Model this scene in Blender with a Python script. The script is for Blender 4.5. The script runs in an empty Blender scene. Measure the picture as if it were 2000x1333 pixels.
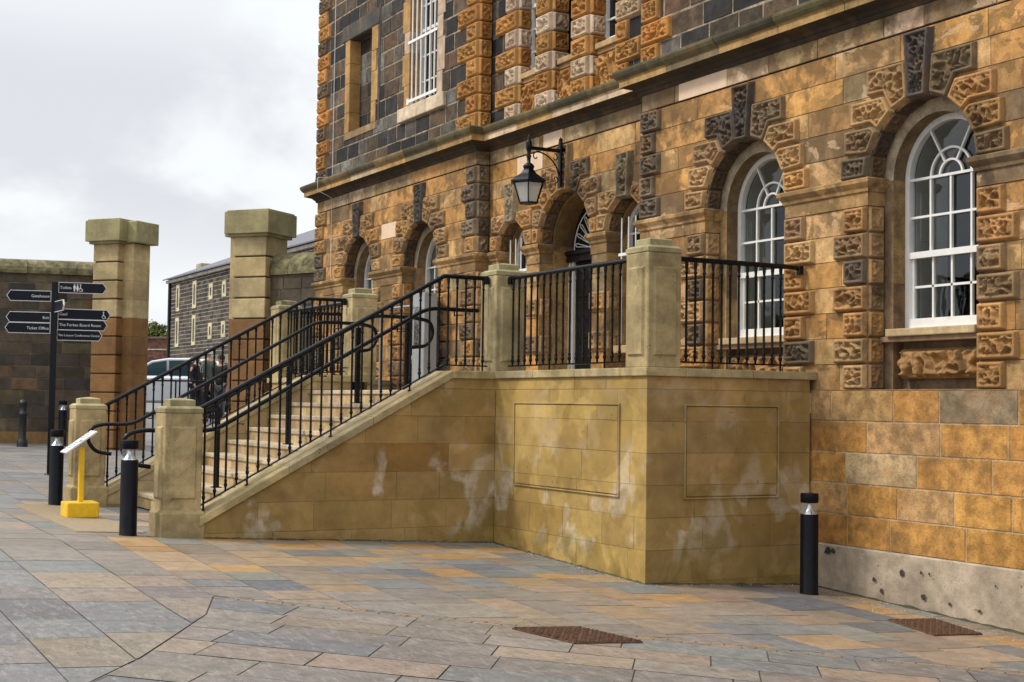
import bpy, bmesh, math, random
from math import sin, cos, pi, sqrt, radians, atan2
from mathutils import Vector, Matrix, noise
random.seed(7)
SC = bpy.context.scene
COL = SC.collection
R = random.Random(11)

# ------------------------------------------------------------------ ground
XS = [-400, -140, -60, -26.5, -21.5, -7.4, -3, 12, 60, 400]
ZS = [4.0, 3.0, 2.2, 1.25, .70, .125, .1065, -.426, -.9, -1.2]
def gz(x, y):
    for i in range(len(XS) - 1):
        if x <= XS[i + 1]:
            t = (x - XS[i]) / (XS[i + 1] - XS[i]); f = ZS[i] + t * (ZS[i + 1] - ZS[i]); break
    return f - .048 * max(-9, min(y, 12)) * max(0., min(1., (x + 22) / 10))

# ------------------------------------------------------------------ helpers
class MB:
    def __init__(s): s.v = []; s.f = []; s.c = []; s.m = []; s.sm = []
    def add(s, vs, fs, col=(.5, .5, .5), mi=0, smooth=False):
        o = len(s.v); s.v += [tuple(v) for v in vs]
        for f in fs:
            s.f.append([o + i for i in f]); s.c.append(col); s.m.append(mi); s.sm.append(smooth)
    def poly(s, pts, col=(.5, .5, .5), mi=0): s.add(pts, [list(range(len(pts)))], col, mi)
    def box(s, x0, x1, y0, y1, z0, z1, col=(.5, .5, .5), mi=0):
        v = [(x, y, z) for z in (z0, z1) for y in (y0, y1) for x in (x0, x1)]
        s.add(v, [(0, 2, 3, 1), (4, 5, 7, 6), (0, 1, 5, 4), (2, 6, 7, 3), (0, 4, 6, 2), (1, 3, 7, 5)], col, mi)
    def bbox(s, x0, x1, y0, y1, z0, z1, b=.008, col=(.5, .5, .5), mi=0):
        """box with bevelled edges (top, bottom and vertical)"""
        def ring(i, z): return [(x0 + i, y0, z), (x1 - i, y0, z), (x1, y0 + i, z), (x1, y1 - i, z), (x1 - i, y1, z), (x0 + i, y1, z), (x0, y1 - i, z), (x0, y0 + i, z)]
        def ring2(i, z): return [(x0 + i, y0 + i * .5, z), (x1 - i, y0 + i * .5, z), (x1 - i * .5, y0 + i, z), (x1 - i * .5, y1 - i, z), (x1 - i, y1 - i * .5, z), (x0 + i, y1 - i * .5, z), (x0 + i * .5, y1 - i, z), (x0 + i * .5, y0 + i, z)]
        v = ring2(b, z0) + ring(b, z0 + b) + ring(b, z1 - b) + ring2(b, z1)
        f = [tuple(reversed(range(8))), tuple(range(24, 32))]
        for k in range(3):
            for i in range(8):
                j = (i + 1) % 8; f.append((k * 8 + i, k * 8 + j, k * 8 + 8 + j, k * 8 + 8 + i))
        s.add(v, f, col, mi)
    def prism(s, poly, M, h0, h1, col=(.5, .5, .5), mi=0, cap0=True):
        n = len(poly)
        v = [M(u, w, h0) for u, w in poly] + [M(u, w, h1) for u, w in poly]
        f = [list(range(n, 2 * n))]
        if cap0: f.append(list(reversed(range(n))))
        for i in range(n):
            j = (i + 1) % n; f.append([i, j, n + j, n + i])
        s.add(v, f, col, mi)
    def tube(s, pts, r, n=8, col=(.5, .5, .5), mi=0, caps=True, rs=None):
        P = [Vector(p) for p in pts]; rings = []
        up = Vector((0, 0, 1))
        t0 = (P[1] - P[0]).normalized()
        a = t0.cross(up)
        if a.length < .1: a = t0.cross(Vector((1, 0, 0)))
        a.normalize()
        for i, p in enumerate(P):
            if i == 0: t = P[1] - P[0]
            elif i == len(P) - 1: t = P[-1] - P[-2]
            else: t = (P[i + 1] - P[i]).normalized() + (P[i] - P[i - 1]).normalized()
            t.normalize()
            a = (a - t * a.dot(t)).normalized(); b = t.cross(a)
            rr = rs[i] if rs else r
            rings += [p + a * (rr * cos(2 * pi * k / n)) + b * (rr * sin(2 * pi * k / n)) for k in range(n)]
        f = []
        for i in range(len(P) - 1):
            for k in range(n):
                j = (k + 1) % n; f.append((i * n + k, i * n + j, (i + 1) * n + j, (i + 1) * n + k))
        s.add(rings, f, col, mi, True)
        if caps:
            s.add(rings[:n], [tuple(reversed(range(n)))], col, mi); s.add(rings[-n:], [tuple(range(n))], col, mi)
    def lathe(s, prof, c=(0, 0, 0), n=16, col=(.5, .5, .5), mi=0, smooth=True, rot=0):
        """prof: list of (r, z)"""
        v = []; f = []
        for r, z in prof: v += [(c[0] + r * cos(2 * pi * k / n + rot), c[1] + r * sin(2 * pi * k / n + rot), c[2] + z) for k in range(n)]
        for i in range(len(prof) - 1):
            for k in range(n):
                j = (k + 1) % n; f.append((i * n + k, i * n + j, (i + 1) * n + j, (i + 1) * n + k))
        s.add(v, f, col, mi, smooth)
        s.add(v[:n], [tuple(reversed(range(n)))], col, mi); s.add(v[-n:], [tuple(range(n))], col, mi)
    def build(s, name, mats, parent=None, local=False):
        me = bpy.data.meshes.new(name)
        off = Vector((0, 0, 0))
        if parent and not local:
            p = parent
            while p: off += p.location; p = p.parent
        me.from_pydata([(v[0] - off.x, v[1] - off.y, v[2] - off.z) for v in s.v], [], s.f)
        if not isinstance(mats, (list, tuple)): mats = [mats]
        for m in mats: me.materials.append(m)
        me.polygons.foreach_set('material_index', s.m); me.polygons.foreach_set('use_smooth', s.sm)
        ca = me.color_attributes.new('col', 'FLOAT_COLOR', 'CORNER')
        buf = []
        for f, c in zip(s.f, s.c):
            buf += [c[0], c[1], c[2], 1.0] * len(f)
        ca.data.foreach_set('color', buf)
        me.update()
        o = bpy.data.objects.new(name, me); COL.objects.link(o)
        if parent: o.parent = parent
        return o

def tag(o, label=None, cat=None, group=None, kind=None):
    if label: o['label'] = label
    if cat: o['category'] = cat
    if group: o['group'] = group
    if kind: o['kind'] = kind
    return o
def empty(name, loc, label, cat, group=None, rz=0):
    o = bpy.data.objects.new(name, None); COL.objects.link(o); o.location = loc; o.rotation_euler = (0, 0, rz)
    o.empty_display_size = .2
    return tag(o, label, cat, group)
def copy_tree(o, parent=None):
    c = o.copy(); COL.objects.link(c); c.parent = parent
    for ch in list(o.children): copy_tree(ch, c)
    return c

# ------------------------------------------------------------------ materials
def mat(name):
    m = bpy.data.materials.new(name); m.use_nodes = True
    nt = m.node_tree; b = nt.nodes['Principled BSDF']
    return m, nt, b
def N(nt, t, **kw):
    n = nt.nodes.new(t)
    for k, v in kw.items():
        if k in ('operation', 'blend_type', 'data_type', 'attribute_name', 'noise_dimensions', 'feature', 'interpolation_type', 'sky_type', 'sun_disc'): setattr(n, k, v)
        else: n.inputs[k].default_value = v
    return n
def mix(nt, a, b, f, bt='MIX'):
    n = nt.nodes.new('ShaderNodeMix'); n.data_type = 'RGBA'; n.blend_type = bt
    for s, i in ((f, 0), (a, 6), (b, 7)):
        if hasattr(s, 'links'): nt.links.new(s, n.inputs[i])
        elif i == 0: n.inputs[0].default_value = s
        else: n.inputs[i].default_value = (*s, 1) if len(s) == 3 else s
    return n.outputs[2]
def ramp(nt, src, a, b, lo=0., hi=1.):
    n = nt.nodes.new('ShaderNodeMapRange'); n.interpolation_type = 'SMOOTHSTEP'
    n.inputs[1].default_value = a; n.inputs[2].default_value = b; n.inputs[3].default_value = lo; n.inputs[4].default_value = hi
    nt.links.new(src, n.inputs[0]); return n.outputs[0]
def math_(nt, op, a, b=None):
    n = nt.nodes.new('ShaderNodeMath'); n.operation = op
    for s, i in ((a, 0), (b, 1)):
        if s is None: continue
        if hasattr(s, 'links'): nt.links.new(s, n.inputs[i])
        else: n.inputs[i].default_value = s
    return n.outputs[0]
def coords(nt, scale=(1, 1, 1), rot=(0, 0, 0)):
    g = nt.nodes.new('ShaderNodeNewGeometry'); mp = nt.nodes.new('ShaderNodeMapping')
    mp.inputs['Scale'].default_value = scale; mp.inputs['Rotation'].default_value = rot
    nt.links.new(g.outputs['Position'], mp.inputs['Vector']); return mp.outputs[0]
def nz(nt, vec, scale, detail=4, rough=.6, dist=0.):
    n = nt.nodes.new('ShaderNodeTexNoise'); n.inputs['Scale'].default_value = scale; n.inputs['Detail'].default_value = detail
    n.inputs['Roughness'].default_value = rough; n.inputs['Distortion'].default_value = dist
    nt.links.new(vec, n.inputs['Vector']); return n.outputs['Fac']
def bump(nt, b, h, strength=.3, dist=.01):
    n = nt.nodes.new('ShaderNodeBump'); n.inputs['Strength'].default_value = strength; n.inputs['Distance'].default_value = dist
    nt.links.new(h, n.inputs['Height']); nt.links.new(n.outputs[0], b.inputs['Normal']); return n

def stone(name, stain=.5, stain_col=(.035, .028, .022), streak=.35, speck=.35, rough=.85, peel=0., efflo=0., algae=0., warm=.3, bstr=.5, tint=(1, 1, 1), patch=.5):
    m, nt, b = mat(name)
    at = nt.nodes.new('ShaderNodeAttribute'); at.attribute_name = 'col'
    P = coords(nt); PS = coords(nt, (1, 1, .28))
    c = at.outputs['Color']
    if tint != (1, 1, 1): c = mix(nt, c, tint, 1., 'MULTIPLY')
    sc_ = nt.nodes.new('ShaderNodeVectorMath'); sc_.operation = 'SCALE'; sc_.inputs['Scale'].default_value = 61.; nt.links.new(at.outputs['Color'], sc_.inputs[0])
    ad_ = nt.nodes.new('ShaderNodeVectorMath'); ad_.operation = 'ADD'; nt.links.new(P, ad_.inputs[0]); nt.links.new(sc_.outputs[0], ad_.inputs[1]); PB = ad_.outputs[0]
    big = nz(nt, P, 1.7, 5, .6, .3); mid = nz(nt, PB, 7, 5, .65); fine = nz(nt, P, 70, 3, .7)
    # broad tonal variation
    v = ramp(nt, big, .25, .75, .72, 1.24); vc = nt.nodes.new('ShaderNodeCombineColor')
    for i in range(3): nt.links.new(v, vc.inputs[i])
    c = mix(nt, c, vc.outputs[0], 1., 'MULTIPLY')
    v2 = ramp(nt, mid, .3, .7, 1. - patch * .4, 1. + patch * .35); vc2 = nt.nodes.new('ShaderNodeCombineColor')
    for i in range(3): nt.links.new(v2, vc2.inputs[i])
    c = mix(nt, c, vc2.outputs[0], 1., 'MULTIPLY')
    if warm > 0:
        w = ramp(nt, nz(nt, PB, 2.6, 4, .6, .6), .5, .70, 0, warm)
        c = mix(nt, c, (.48, .22, .045), w)
    # soot stains
    if stain > 0:
        s1 = ramp(nt, nz(nt, P, 1.15, 6, .68, .5), .51, .66, 0, stain)
        c = mix(nt, c, stain_col, s1)
    if peel > 0:
        br = ramp(nt, nz(nt, P, .8, 6, .66, .8), .52, .58, 0, .62)
        c = mix(nt, c, (.13, .078, .036), br)
        br = ramp(nt, nz(nt, PB, 2.1, 5, .6, .5), .55, .585, 0, .6)
        c = mix(nt, c, (.17, .10, .04), br)
    if streak > 0:
        s2 = ramp(nt, nz(nt, coords(nt, (1, 1, .13)), 5.5, 5, .65), .55, .75, 0, streak)
        c = mix(nt, c, stain_col, s2)
    if peel > 0:
        pl = ramp(nt, nz(nt, coords(nt, (1, 1, 1.5)), 1.7, 4, .6, .5), .645, .66, 0, peel)
        c = mix(nt, c, (.66, .46, .29), pl)
    if algae > 0:
        sep = nt.nodes.new('ShaderNodeSeparateXYZ'); nt.links.new(P, sep.inputs[0])
        za = ramp(nt, sep.outputs[2], 1.1, -.1, 0, 1)
        an = ramp(nt, nz(nt, P, 1.9, 5, .65, .5), .42, .66, 0, 1)
        c = mix(nt, c, (.15, .115, .022), math_(nt, 'MULTIPLY', math_(nt, 'MULTIPLY', za, an), algae))
    if efflo > 0:
        sep = nt.nodes.new('ShaderNodeSeparateXYZ'); nt.links.new(P, sep.inputs[0])
        zf = math_(nt, 'MULTIPLY', ramp(nt, sep.outputs[2], .05, .5, 0, 1), ramp(nt, sep.outputs[2], 1.5, .6, .25, 1))
        en = nz(nt, P, 1.9, 5, .5, .25)
        e1 = math_(nt, 'MULTIPLY', math_(nt, 'MULTIPLY', ramp(nt, en, .515, .60, 0, 1), ramp(nt, en, .70, .61, .2, 1)), ramp(nt, nz(nt, P, 8, 6, .7), .3, .62, .3, 1))
        c = mix(nt, c, (.60, .53, .44), math_(nt, 'MULTIPLY', math_(nt, 'MULTIPLY', e1, zf), efflo))
        wt = ramp(nt, nz(nt, P, 1.15, 3, .5, .4), .50, .53, 0, .38)   # damp patches with a hard edge
        c = mix(nt, c, (.19, .115, .025), wt)
    sp = ramp(nt, fine, .33, .5, speck, 0)
    c = mix(nt, c, stain_col, sp)
    pit = ramp(nt, nz(nt, P, 23, 2, .5), .70, .76, 0, .55 if speck > 0 else 0)
    c = mix(nt, c, (.05, .035, .025), pit)
    nt.links.new(c, b.inputs['Base Color'])
    b.inputs['Roughness'].default_value = rough; b.inputs['Specular IOR Level'].default_value = .3
    h = math_(nt, 'ADD', math_(nt, 'MULTIPLY', mid, .7), math_(nt, 'MULTIPLY', fine, .5))
    bump(nt, b, h, bstr, .012)
    return m
def simple(name, col, rough=.5, metal=0., var=.0, scale=20, bs=0., spec=.5, coat=0., dirt=None):
    m, nt, b = mat(name)
    b.inputs['Roughness'].default_value = rough; b.inputs['Metallic'].default_value = metal
    b.inputs['Specular IOR Level'].default_value = spec; b.inputs['Coat Weight'].default_value = coat
    P = coords(nt); n1 = nz(nt, P, scale, 5, .6)
    c = mix(nt, tuple(x * (1 - var) for x in col), tuple(min(1, x * (1 + var)) for x in col), ramp(nt, n1, .3, .7))
    if dirt: c = mix(nt, c, dirt[0], ramp(nt, nz(nt, P, dirt[1], 5, .7), dirt[2], dirt[2] + .12, 0, dirt[3]))
    nt.links.new(c, b.inputs['Base Color'])
    nt.links.new(ramp(nt, n1, .2, .8, max(.02, rough - .1), min(1, rough + .12)), b.inputs['Roughness'])
    if bs: bump(nt, b, n1, bs, .005)
    return m

M_ASH = stone('weathered_sandstone', stain=.85, streak=.55, peel=.5, warm=.4, stain_col=(.065, .042, .022), bstr=.9, patch=.8)
M_TRIM = stone('speckled_reveal_stone', stain=.45, stain_col=(.06, .045, .03), streak=.35, warm=.08, speck=.6, bstr=.8, patch=.8)
M_CARVE = stone('carved_sandstone', stain=.75, streak=.3, warm=.3, bstr=.5, stain_col=(.05, .036, .024))
M_UPQ = stone('upper_carved_sandstone', stain=.15, streak=.2, warm=.25, bstr=.6, speck=.2)
M_PLINTH = stone('plinth_sandstone', stain=.5, streak=.3, warm=.35, speck=.45, stain_col=(.13, .085, .045), bstr=1., patch=1.)
M_BAS = stone('basalt_rubble', stain=.3, streak=.2, warm=0, speck=.6, stain_col=(.014, .012, .012), bstr=1.2, patch=1.1)
M_TER = stone('new_sandstone', stain=0, streak=.10, stain_col=(.09, .06, .025), warm=.06, speck=.10, efflo=.72, algae=.9, bstr=.25, rough=.8, patch=.25)
M_COP = stone('coping_sandstone', stain=.42, stain_col=(.07, .065, .03), streak=.22, warm=0, speck=.3, bstr=.4)
M_STEP = stone('step_sandstone', stain=.12, stain_col=(.10, .07, .04), streak=.35, warm=.10, speck=.2, bstr=.3)
M_CONC = stone('render_base', stain=.25, stain_col=(.16, .12, .08), streak=.12, warm=.04, speck=.35, bstr=.5)
M_COR = stone('cornice_stone', stain=.45, stain_col=(.03, .03, .018), streak=.7, warm=.12)
M_GATE = stone('gate_pier_stone', stain=.15, stain_col=(.09, .065, .03), streak=.25, warm=.05, speck=.3, bstr=1., patch=.3)
M_RUB = stone('boundary_wall_stone', stain=.35, stain_col=(.03, .03, .02), streak=.25, warm=.0, speck=.4, bstr=1.)
M_MOSS = stone('mossy_coping_stone', stain=.8, stain_col=(.045, .045, .02), streak=.6, warm=.05, speck=.6, bstr=1.2, patch=1.4)
M_REPAIR = simple('pale_repair_stone', (.70, .52, .37), .85, 0, .08, 6, .3)
M_BLACK = simple('black_gloss_paint', (.004, .005, .008), .25, 0, .3, 30, 0, .22, 0)
M_BOL = simple('bollard_paint', (.005, .0055, .009), .40, 0, .25, 12, .1, .13, 0, ((.06, .06, .06), 9, .66, .35))
M_CAST = simple('cast_iron', (.015, .016, .018), .45, 0, .3, 30)
M_WHITE = simple('white_paint', (.78, .78, .76), .40, 0, .05, 9, 0, .5, 0, ((.45, .42, .36), 4, .62, .3))
M_DOOR = simple('black_door_paint', (.008, .008, .009), .35, 0, .3, 12, 0, .25)
M_YEL = simple('yellow_paint', (.80, .50, .012), .42, 0, .1, 8, .1, .5, 0, ((.22, .09, .03), 26, .63, .85))
M_GREYM = simple('grey_powder_coat', (.30, .32, .33), .5, 0, .08, 5)
M_ALU = simple('silver_reflector', (.75, .75, .76), .25, 1.)
M_SIGN = simple('sign_navy', (.006, .008, .016), .5, 0, .1, 10, 0, .2)
M_SIGNW = simple('sign_white', (.70, .70, .72), .5)
M_SLATE = simple('roof_slate', (.13, .125, .155), .6, 0, .3, 9, .5)
M_ROOFF = simple('flat_roof_felt', (.1, .1, .1), .9)
M_RUST = simple('rusty_iron', (.125, .066, .038), .75, .2, .5, 40, .8, .4, 0, ((.03, .02, .015), 14, .55, .6))
M_TYRE = simple('tyre_rubber', (.015, .015, .016), .8)
M_CAR = simple('white_car_paint', (.62, .65, .70), .28, 0, .04, 3, 0, .5, .6)
M_SKIN = simple('skin', (.48, .27, .19), .6, 0, .1, 30)
def glass_dark(name, col=(.012, .015, .018), rough=.04):
    m, nt, b = mat(name)
    b.inputs['Base Color'].default_value = (*col, 1); b.inputs['Roughness'].default_value = rough
    b.inputs['Specular IOR Level'].default_value = .26
    P = coords(nt); bump(nt, b, nz(nt, P, 1.6, 2, .5), .12, .02)
    return m
M_GLASS = glass_dark('window_glass')
M_CARGLASS = glass_dark('car_glass', (.02, .045, .055))
def pane_glass(name, a=.065):
    m, nt, b = mat(name)
    tr = nt.nodes.new('ShaderNodeBsdfTransparent'); tr.inputs[0].default_value = (.80, .84, .82, 1)
    gl = nt.nodes.new('ShaderNodeBsdfGlossy'); gl.inputs['Roughness'].default_value = .03; gl.inputs['Color'].default_value = (.9, .95, 1, 1)
    P = coords(nt); bn = nt.nodes.new('ShaderNodeBump'); bn.inputs['Strength'].default_value = .25; bn.inputs['Distance'].default_value = .02
    nt.links.new(nz(nt, P, 2.2, 2, .5), bn.inputs['Height']); nt.links.new(bn.outputs[0], gl.inputs['Normal'])
    mx = nt.nodes.new('ShaderNodeMixShader'); mx.inputs[0].default_value = a
    nt.links.new(tr.outputs[0], mx.inputs[1]); nt.links.new(gl.outputs[0], mx.inputs[2]); nt.links.new(mx.outputs[0], nt.nodes['Material Output'].inputs[0]); return m
M_PANE = pane_glass('sash_glass')
M_ROOM = simple('dark_room', (.022, .019, .017), .9, 0, .5, 2)
M_SHUT = simple('shutter_paint', (.42, .42, .40), .6, 0, .1, 4)
def clear(name, col=(1, 1, 1), rough=.05, a=.35):
    m, nt, b = mat(name)
    tr = nt.nodes.new('ShaderNodeBsdfTransparent'); tr.inputs[0].default_value = (*col, 1)
    mx = nt.nodes.new('ShaderNodeMixShader'); mx.inputs[0].default_value = a
    b.inputs['Base Color'].default_value = (.75, .78, .8, 1); b.inputs['Roughness'].default_value = rough
    nt.links.new(tr.outputs[0], mx.inputs[1]); nt.links.new(b.outputs[0], mx.inputs[2])
    nt.links.new(mx.outputs[0], nt.nodes['Material Output'].inputs[0]); return m
M_CLEAR = clear('clear_lens', (.95, .97, 1), .05, .12)
M_LAMPG = clear('lantern_glass', (.9, .9, .9), .35, .55)

def paving_mat(name, wet=.35):
    m, nt, b = mat(name)
    at = nt.nodes.new('ShaderNodeAttribute'); at.attribute_name = 'col'
    P = coords(nt); PR = coords(nt, (3.2, 1.1, 1), (0, 0, radians(-28)))
    big = nz(nt, P, .9, 4, .6); mid = nz(nt, coords(nt, (1.6, 1.1, 1), (0, 0, radians(-28))), 5.5, 7, .72, .1); fine = nz(nt, P, 60, 4, .75)
    c = at.outputs['Color']
    v = ramp(nt, mid, .28, .72, .78, 1.22); vc = nt.nodes.new('ShaderNodeCombineColor')
    for i in range(3): nt.links.new(v, vc.inputs[i])
    c = mix(nt, c, vc.outputs[0], 1., 'MULTIPLY')
    c = mix(nt, c, (.30, .19, .12), ramp(nt, nz(nt, PR, 2.6, 5, .6, 1.), .55, .72, 0, .2))
    # riven clefts: pale and dark flakes, strongest on the old slabs nearer the camera
    sep = nt.nodes.new('ShaderNodeSeparateXYZ'); nt.links.new(P, sep.inputs[0])
    yk = ramp(nt, math_(nt, 'SUBTRACT', math_(nt, 'MULTIPLY', sep.outputs[0], .8), math_(nt, 'MULTIPLY', sep.outputs[1], .6)), .6, 3.6, .12, 1)
    fl = ramp(nt, nz(nt, coords(nt, (2.6, 9, 1), (0, 0, radians(-28))), 2.4, 7, .72, .1), .51, .62, 0, .42)
    c = mix(nt, c, (.36, .32, .29), math_(nt, 'MULTIPLY', fl, yk))
    fd = ramp(nt, nz(nt, coords(nt, (2.2, 8, 1), (0, 0, radians(-28))), 3.1, 7, .72, .1), .53, .64, 0, .45)
    c = mix(nt, c, (.09, .078, .074), math_(nt, 'MULTIPLY', fd, yk))
    c = mix(nt, c, (.05, .045, .045), ramp(nt, fine, .36, .48, .35, 0))
    c = mix(nt, c, (.5, .46, .42), ramp(nt, nz(nt, P, 45, 2, .6), .72, .78, 0, .5))
    nt.links.new(c, b.inputs['Base Color'])
    nt.links.new(ramp(nt, big, .35, .65, wet, wet + .28), b.inputs['Roughness'])
    b.inputs['Specular IOR Level'].default_value = .42
    h = math_(nt, 'ADD', mid, math_(nt, 'MULTIPLY', fine, .35))
    bump(nt, b, h, .55, .02)
    return m
M_PAVE = paving_mat('riven_paving', .42)
M_GROUND = simple('paving_bed', (.085, .075, .07), .75, 0, .35, 3, .5)
M_FAR = simple('far_tarmac', (.17, .165, .16), .7, 0, .3, 1.2, .3)
M_TACT = simple('buff_tactile', (.33, .25, .155), .7, 0, .18, 30, .5)
M_GRIT = simple('pale_grit', (.5, .47, .42), .8, 0, .3, 60)

# ------------------------------------------------------------------ wall building
def clip(poly, planes):
    for a, b, c in planes:      # keep a*u + b*w <= c
        out = []
        for i in range(len(poly)):
            p = poly[i]; q = poly[(i + 1) % len(poly)]
            dp = a * p[0] + b * p[1] - c; dq = a * q[0] + b * q[1] - c
            if dp <= 0: out.append(p)
            if (dp < 0 < dq) or (dq < 0 < dp):
                t = dp / (dp - dq); out.append((p[0] + t * (q[0] - p[0]), p[1] + t * (q[1] - p[1])))
        poly = out
        if len(poly) < 3: return []
    return poly
def inset(poly, d):
    """inset a convex polygon"""
    n = len(poly); ar = sum(poly[i][0] * poly[(i + 1) % n][1] - poly[(i + 1) % n][0] * poly[i][1] for i in range(n))
    s = 1 if ar > 0 else -1
    pl = []
    for i in range(n):
        p = poly[i]; q = poly[(i + 1) % n]; ex = q[0] - p[0]; ey = q[1] - p[1]; L = math.hypot(ex, ey)
        if L < 1e-6: continue
        nx, ny = s * ey / L, -s * ex / L
        pl.append((nx, ny, nx * p[0] + ny * p[1] - d))
    return clip(poly, pl)
def pick(pal, rnd):
    t = rnd.random() * sum(w for w, c in pal)
    for w, c in pal:
        t -= w
        if t <= 0: break
    k = rnd.uniform(.87, 1.13)
    return (c[0] * k, c[1] * k * rnd.uniform(.975, 1.02), c[2] * k * rnd.uniform(.96, 1.04))
def wall(mb, M, u0, u1, rows, cuts, pal, lens=(.5, .9), joint=.008, rec=.008, mortar=(.3, .24, .17), rnd=R, planes=(), wob=0., front=0.):
    for ri in range(len(rows) - 1):
        z0, z1 = rows[ri], rows[ri + 1]
        segs = [(u0, u1)]
        for cf in cuts:
            iv = cf(z0, z1)
            if not iv: continue
            ns = []
            for a, b in segs:
                if iv[1] <= a or iv[0] >= b: ns.append((a, b)); continue
                if iv[0] > a: ns.append((a, iv[0]))
                if iv[1] < b: ns.append((iv[1], b))
            segs = ns
        for a, b in segs:
            if b - a < .01: continue
            pm = clip([(a, z0), (b, z0), (b, z1), (a, z1)], planes)
            if pm: mb.poly([M(u, z, front - rec) for u, z in pm], mortar)
            x = a + (0 if ri % 2 else -rnd.uniform(0, lens[0]) * .5)
            while x < b - 1e-4:
                L = rnd.uniform(*lens)
                xe = x + L
                if xe > b - lens[0] * .35: xe = b
                w1 = rnd.uniform(-wob, wob); w2 = rnd.uniform(-wob, wob)
                pg = clip([(max(x, a), z0), (xe, z0), (xe, z1 + w2), (max(x, a), z1 + w1)], planes)
                if pg:
                    pi_ = inset(pg, joint / 2)
                    if len(pi_) >= 3:
                        pf = inset(pi_, min(.004, joint * .4))
                        if len(pf) == len(pi_):
                            n = len(pi_); jf = rnd.uniform(-.0015, .002) if wob == 0 else rnd.uniform(-.003, .006)
                            vs = [M(u, z, front - rec) for u, z in pi_] + [M(u, z, front + jf) for u, z in pf]
                            fs = [list(range(n, 2 * n))] + [[i, (i + 1) % n, n + (i + 1) % n, n + i] for i in range(n)]
                            mb.add(vs, fs, pick(pal, rnd))
                x = xe

# relief (carved rusticated block)
def sdist(poly, x, y):
    n = len(poly); best = 1e9; inside = False
    j = n - 1
    for i in range(n):
        xi, yi = poly[i]; xj, yj = poly[j]
        if (yi > y) != (yj > y) and x < (xj - xi) * (y - yi) / (yj - yi) + xi: inside = not inside
        ex, ey = xj - xi, yj - yi; t = ((x - xi) * ex + (y - yi) * ey) / (ex * ex + ey * ey + 1e-12); t = max(0, min(1, t))
        d = math.hypot(x - xi - t * ex, y - yi - t * ey)
        if d < best: best = d
        j = i
    return best if inside else -best
def sst(a, b, x):
    t = max(0., min(1., (x - a) / (b - a))); return t * t * (3 - 2 * t)
def relief(M, poly, col, res=.013, hm=.052, hp=.068, margin=.038, freq=16., gap=.006, base=0.):
    mb = MB()
    us = [p[0] for p in poly]; ws = [p[1] for p in poly]
    u0, u1, w0, w1 = min(us), max(us), min(ws), max(ws)
    nu = max(6, int((u1 - u0) / res) + 1); nw = max(6, int((w1 - w0) / res) + 1)
    sx = R.uniform(0, 90); sy = R.uniform(0, 90)
    rect = len(poly) == 4 and abs(poly[0][1] - poly[1][1]) < 1e-6 and abs(poly[1][0] - poly[2][0]) < 1e-6 and abs(poly[2][1] - poly[3][1]) < 1e-6
    idx = {}; V = []; sd_ = []
    def hgt(d, x, y):
        d -= gap
        if d <= 0: return base - .012
        h = base + hm * sst(0, .016, d)
        if d > margin:
            a = sst(margin, margin + .010, d)
            n1 = noise.noise(Vector((x * freq + sx, y * freq + sy, 1.7)) + noise.noise_vector(Vector((x * 7, y * 7, sx))) * .38)
            n2 = noise.noise(Vector((x * 30 + sx, y * 30 + sy, 5.2)))
            q_ = min(1., abs(n1 + .02) / .25); worm = sqrt(1 - q_ * q_) if q_ < 1 else 0.
            e = sst(margin + .004, margin + .018, d)
            h = base + hm - a * (hm - .008) + a * e * hp * worm * (.95 + .2 * n2)
        return h
    for i in range(nu + 1):
        for k in range(nw + 1):
            x = u0 + (u1 - u0) * i / nu; y = w0 + (w1 - w0) * k / nw
            d = (min(x - u0, u1 - x, y - w0, w1 - y)) if rect else sdist(poly, x, y)
            idx[i, k] = len(V); sd_.append(d); V.append(M(x, y, hgt(d, x, y)))
    F = []
    for i in range(nu):
        for k in range(nw):
            q = (idx[i, k], idx[i + 1, k], idx[i + 1, k + 1], idx[i, k + 1])
            if max(sd_[t] for t in q) > -res * .2: F.append(q)
    mb.add(V, F, col, 0, True)
    return mb

# palettes (linear)
P_ASH = [(4.5, (.50, .265, .088)), (3.4, (.50, .31, .135)), (1.5, (.38, .22, .085)), (.6, (.22, .145, .075)), (.4, (.33, .26, .14))]
P_FRZ = [(2, (.36, .25, .13)), (2, (.20, .14, .08)), (1, (.60, .43, .28)), (1.2, (.40, .30, .17)), (1.5, (.40, .22, .08))]
P_PL = [(3.8, (.48, .245, .065)), (2.6, (.47, .285, .12)), (.8, (.42, .30, .17)), (1.6, (.43, .21, .055)), (.35, (.30, .225, .14))]
P_BAS = [(2.4, (.020, .019, .020)), (1.6, (.038, .034, .032)), (3, (.075, .054, .037)), (2.6, (.12, .078, .047)), (1.2, (.15, .082, .048)), (1.1, (.11, .10, .082)), (.35, (.19, .185, .165))]
P_TER_SHADED = [(4, (.32, .21, .078)), (2, (.335, .222, .085)), (1.2, (.30, .188, .064)), (.25, (.30, .165, .045))]  # terrace sandstone on +X faces, their shade put into the colour
P_TER_LIT = [(4, (.42, .285, .095)), (2, (.39, .26, .08))]  # same sandstone on front faces, brighter colour stands in for light
P_STEP = [(3, (.44, .32, .17)), (2, (.48, .36, .19)), (1, (.38, .26, .13)), (1, (.46, .35, .22))]
P_CARVE = [(3.0, (.43, .235, .088)), (2.6, (.44, .275, .13)), (1.9, (.27, .175, .092)), (.9, (.13, .098, .066))]
P_DARK = [(2, (.085, .070, .058)), (1, (.14, .105, .07))]
P_UPO = [(1, (.43, .20, .055)), (1, (.47, .24, .075))]
P_UPP = [(1, (.56, .41, .28)), (1, (.60, .46, .33))]
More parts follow.
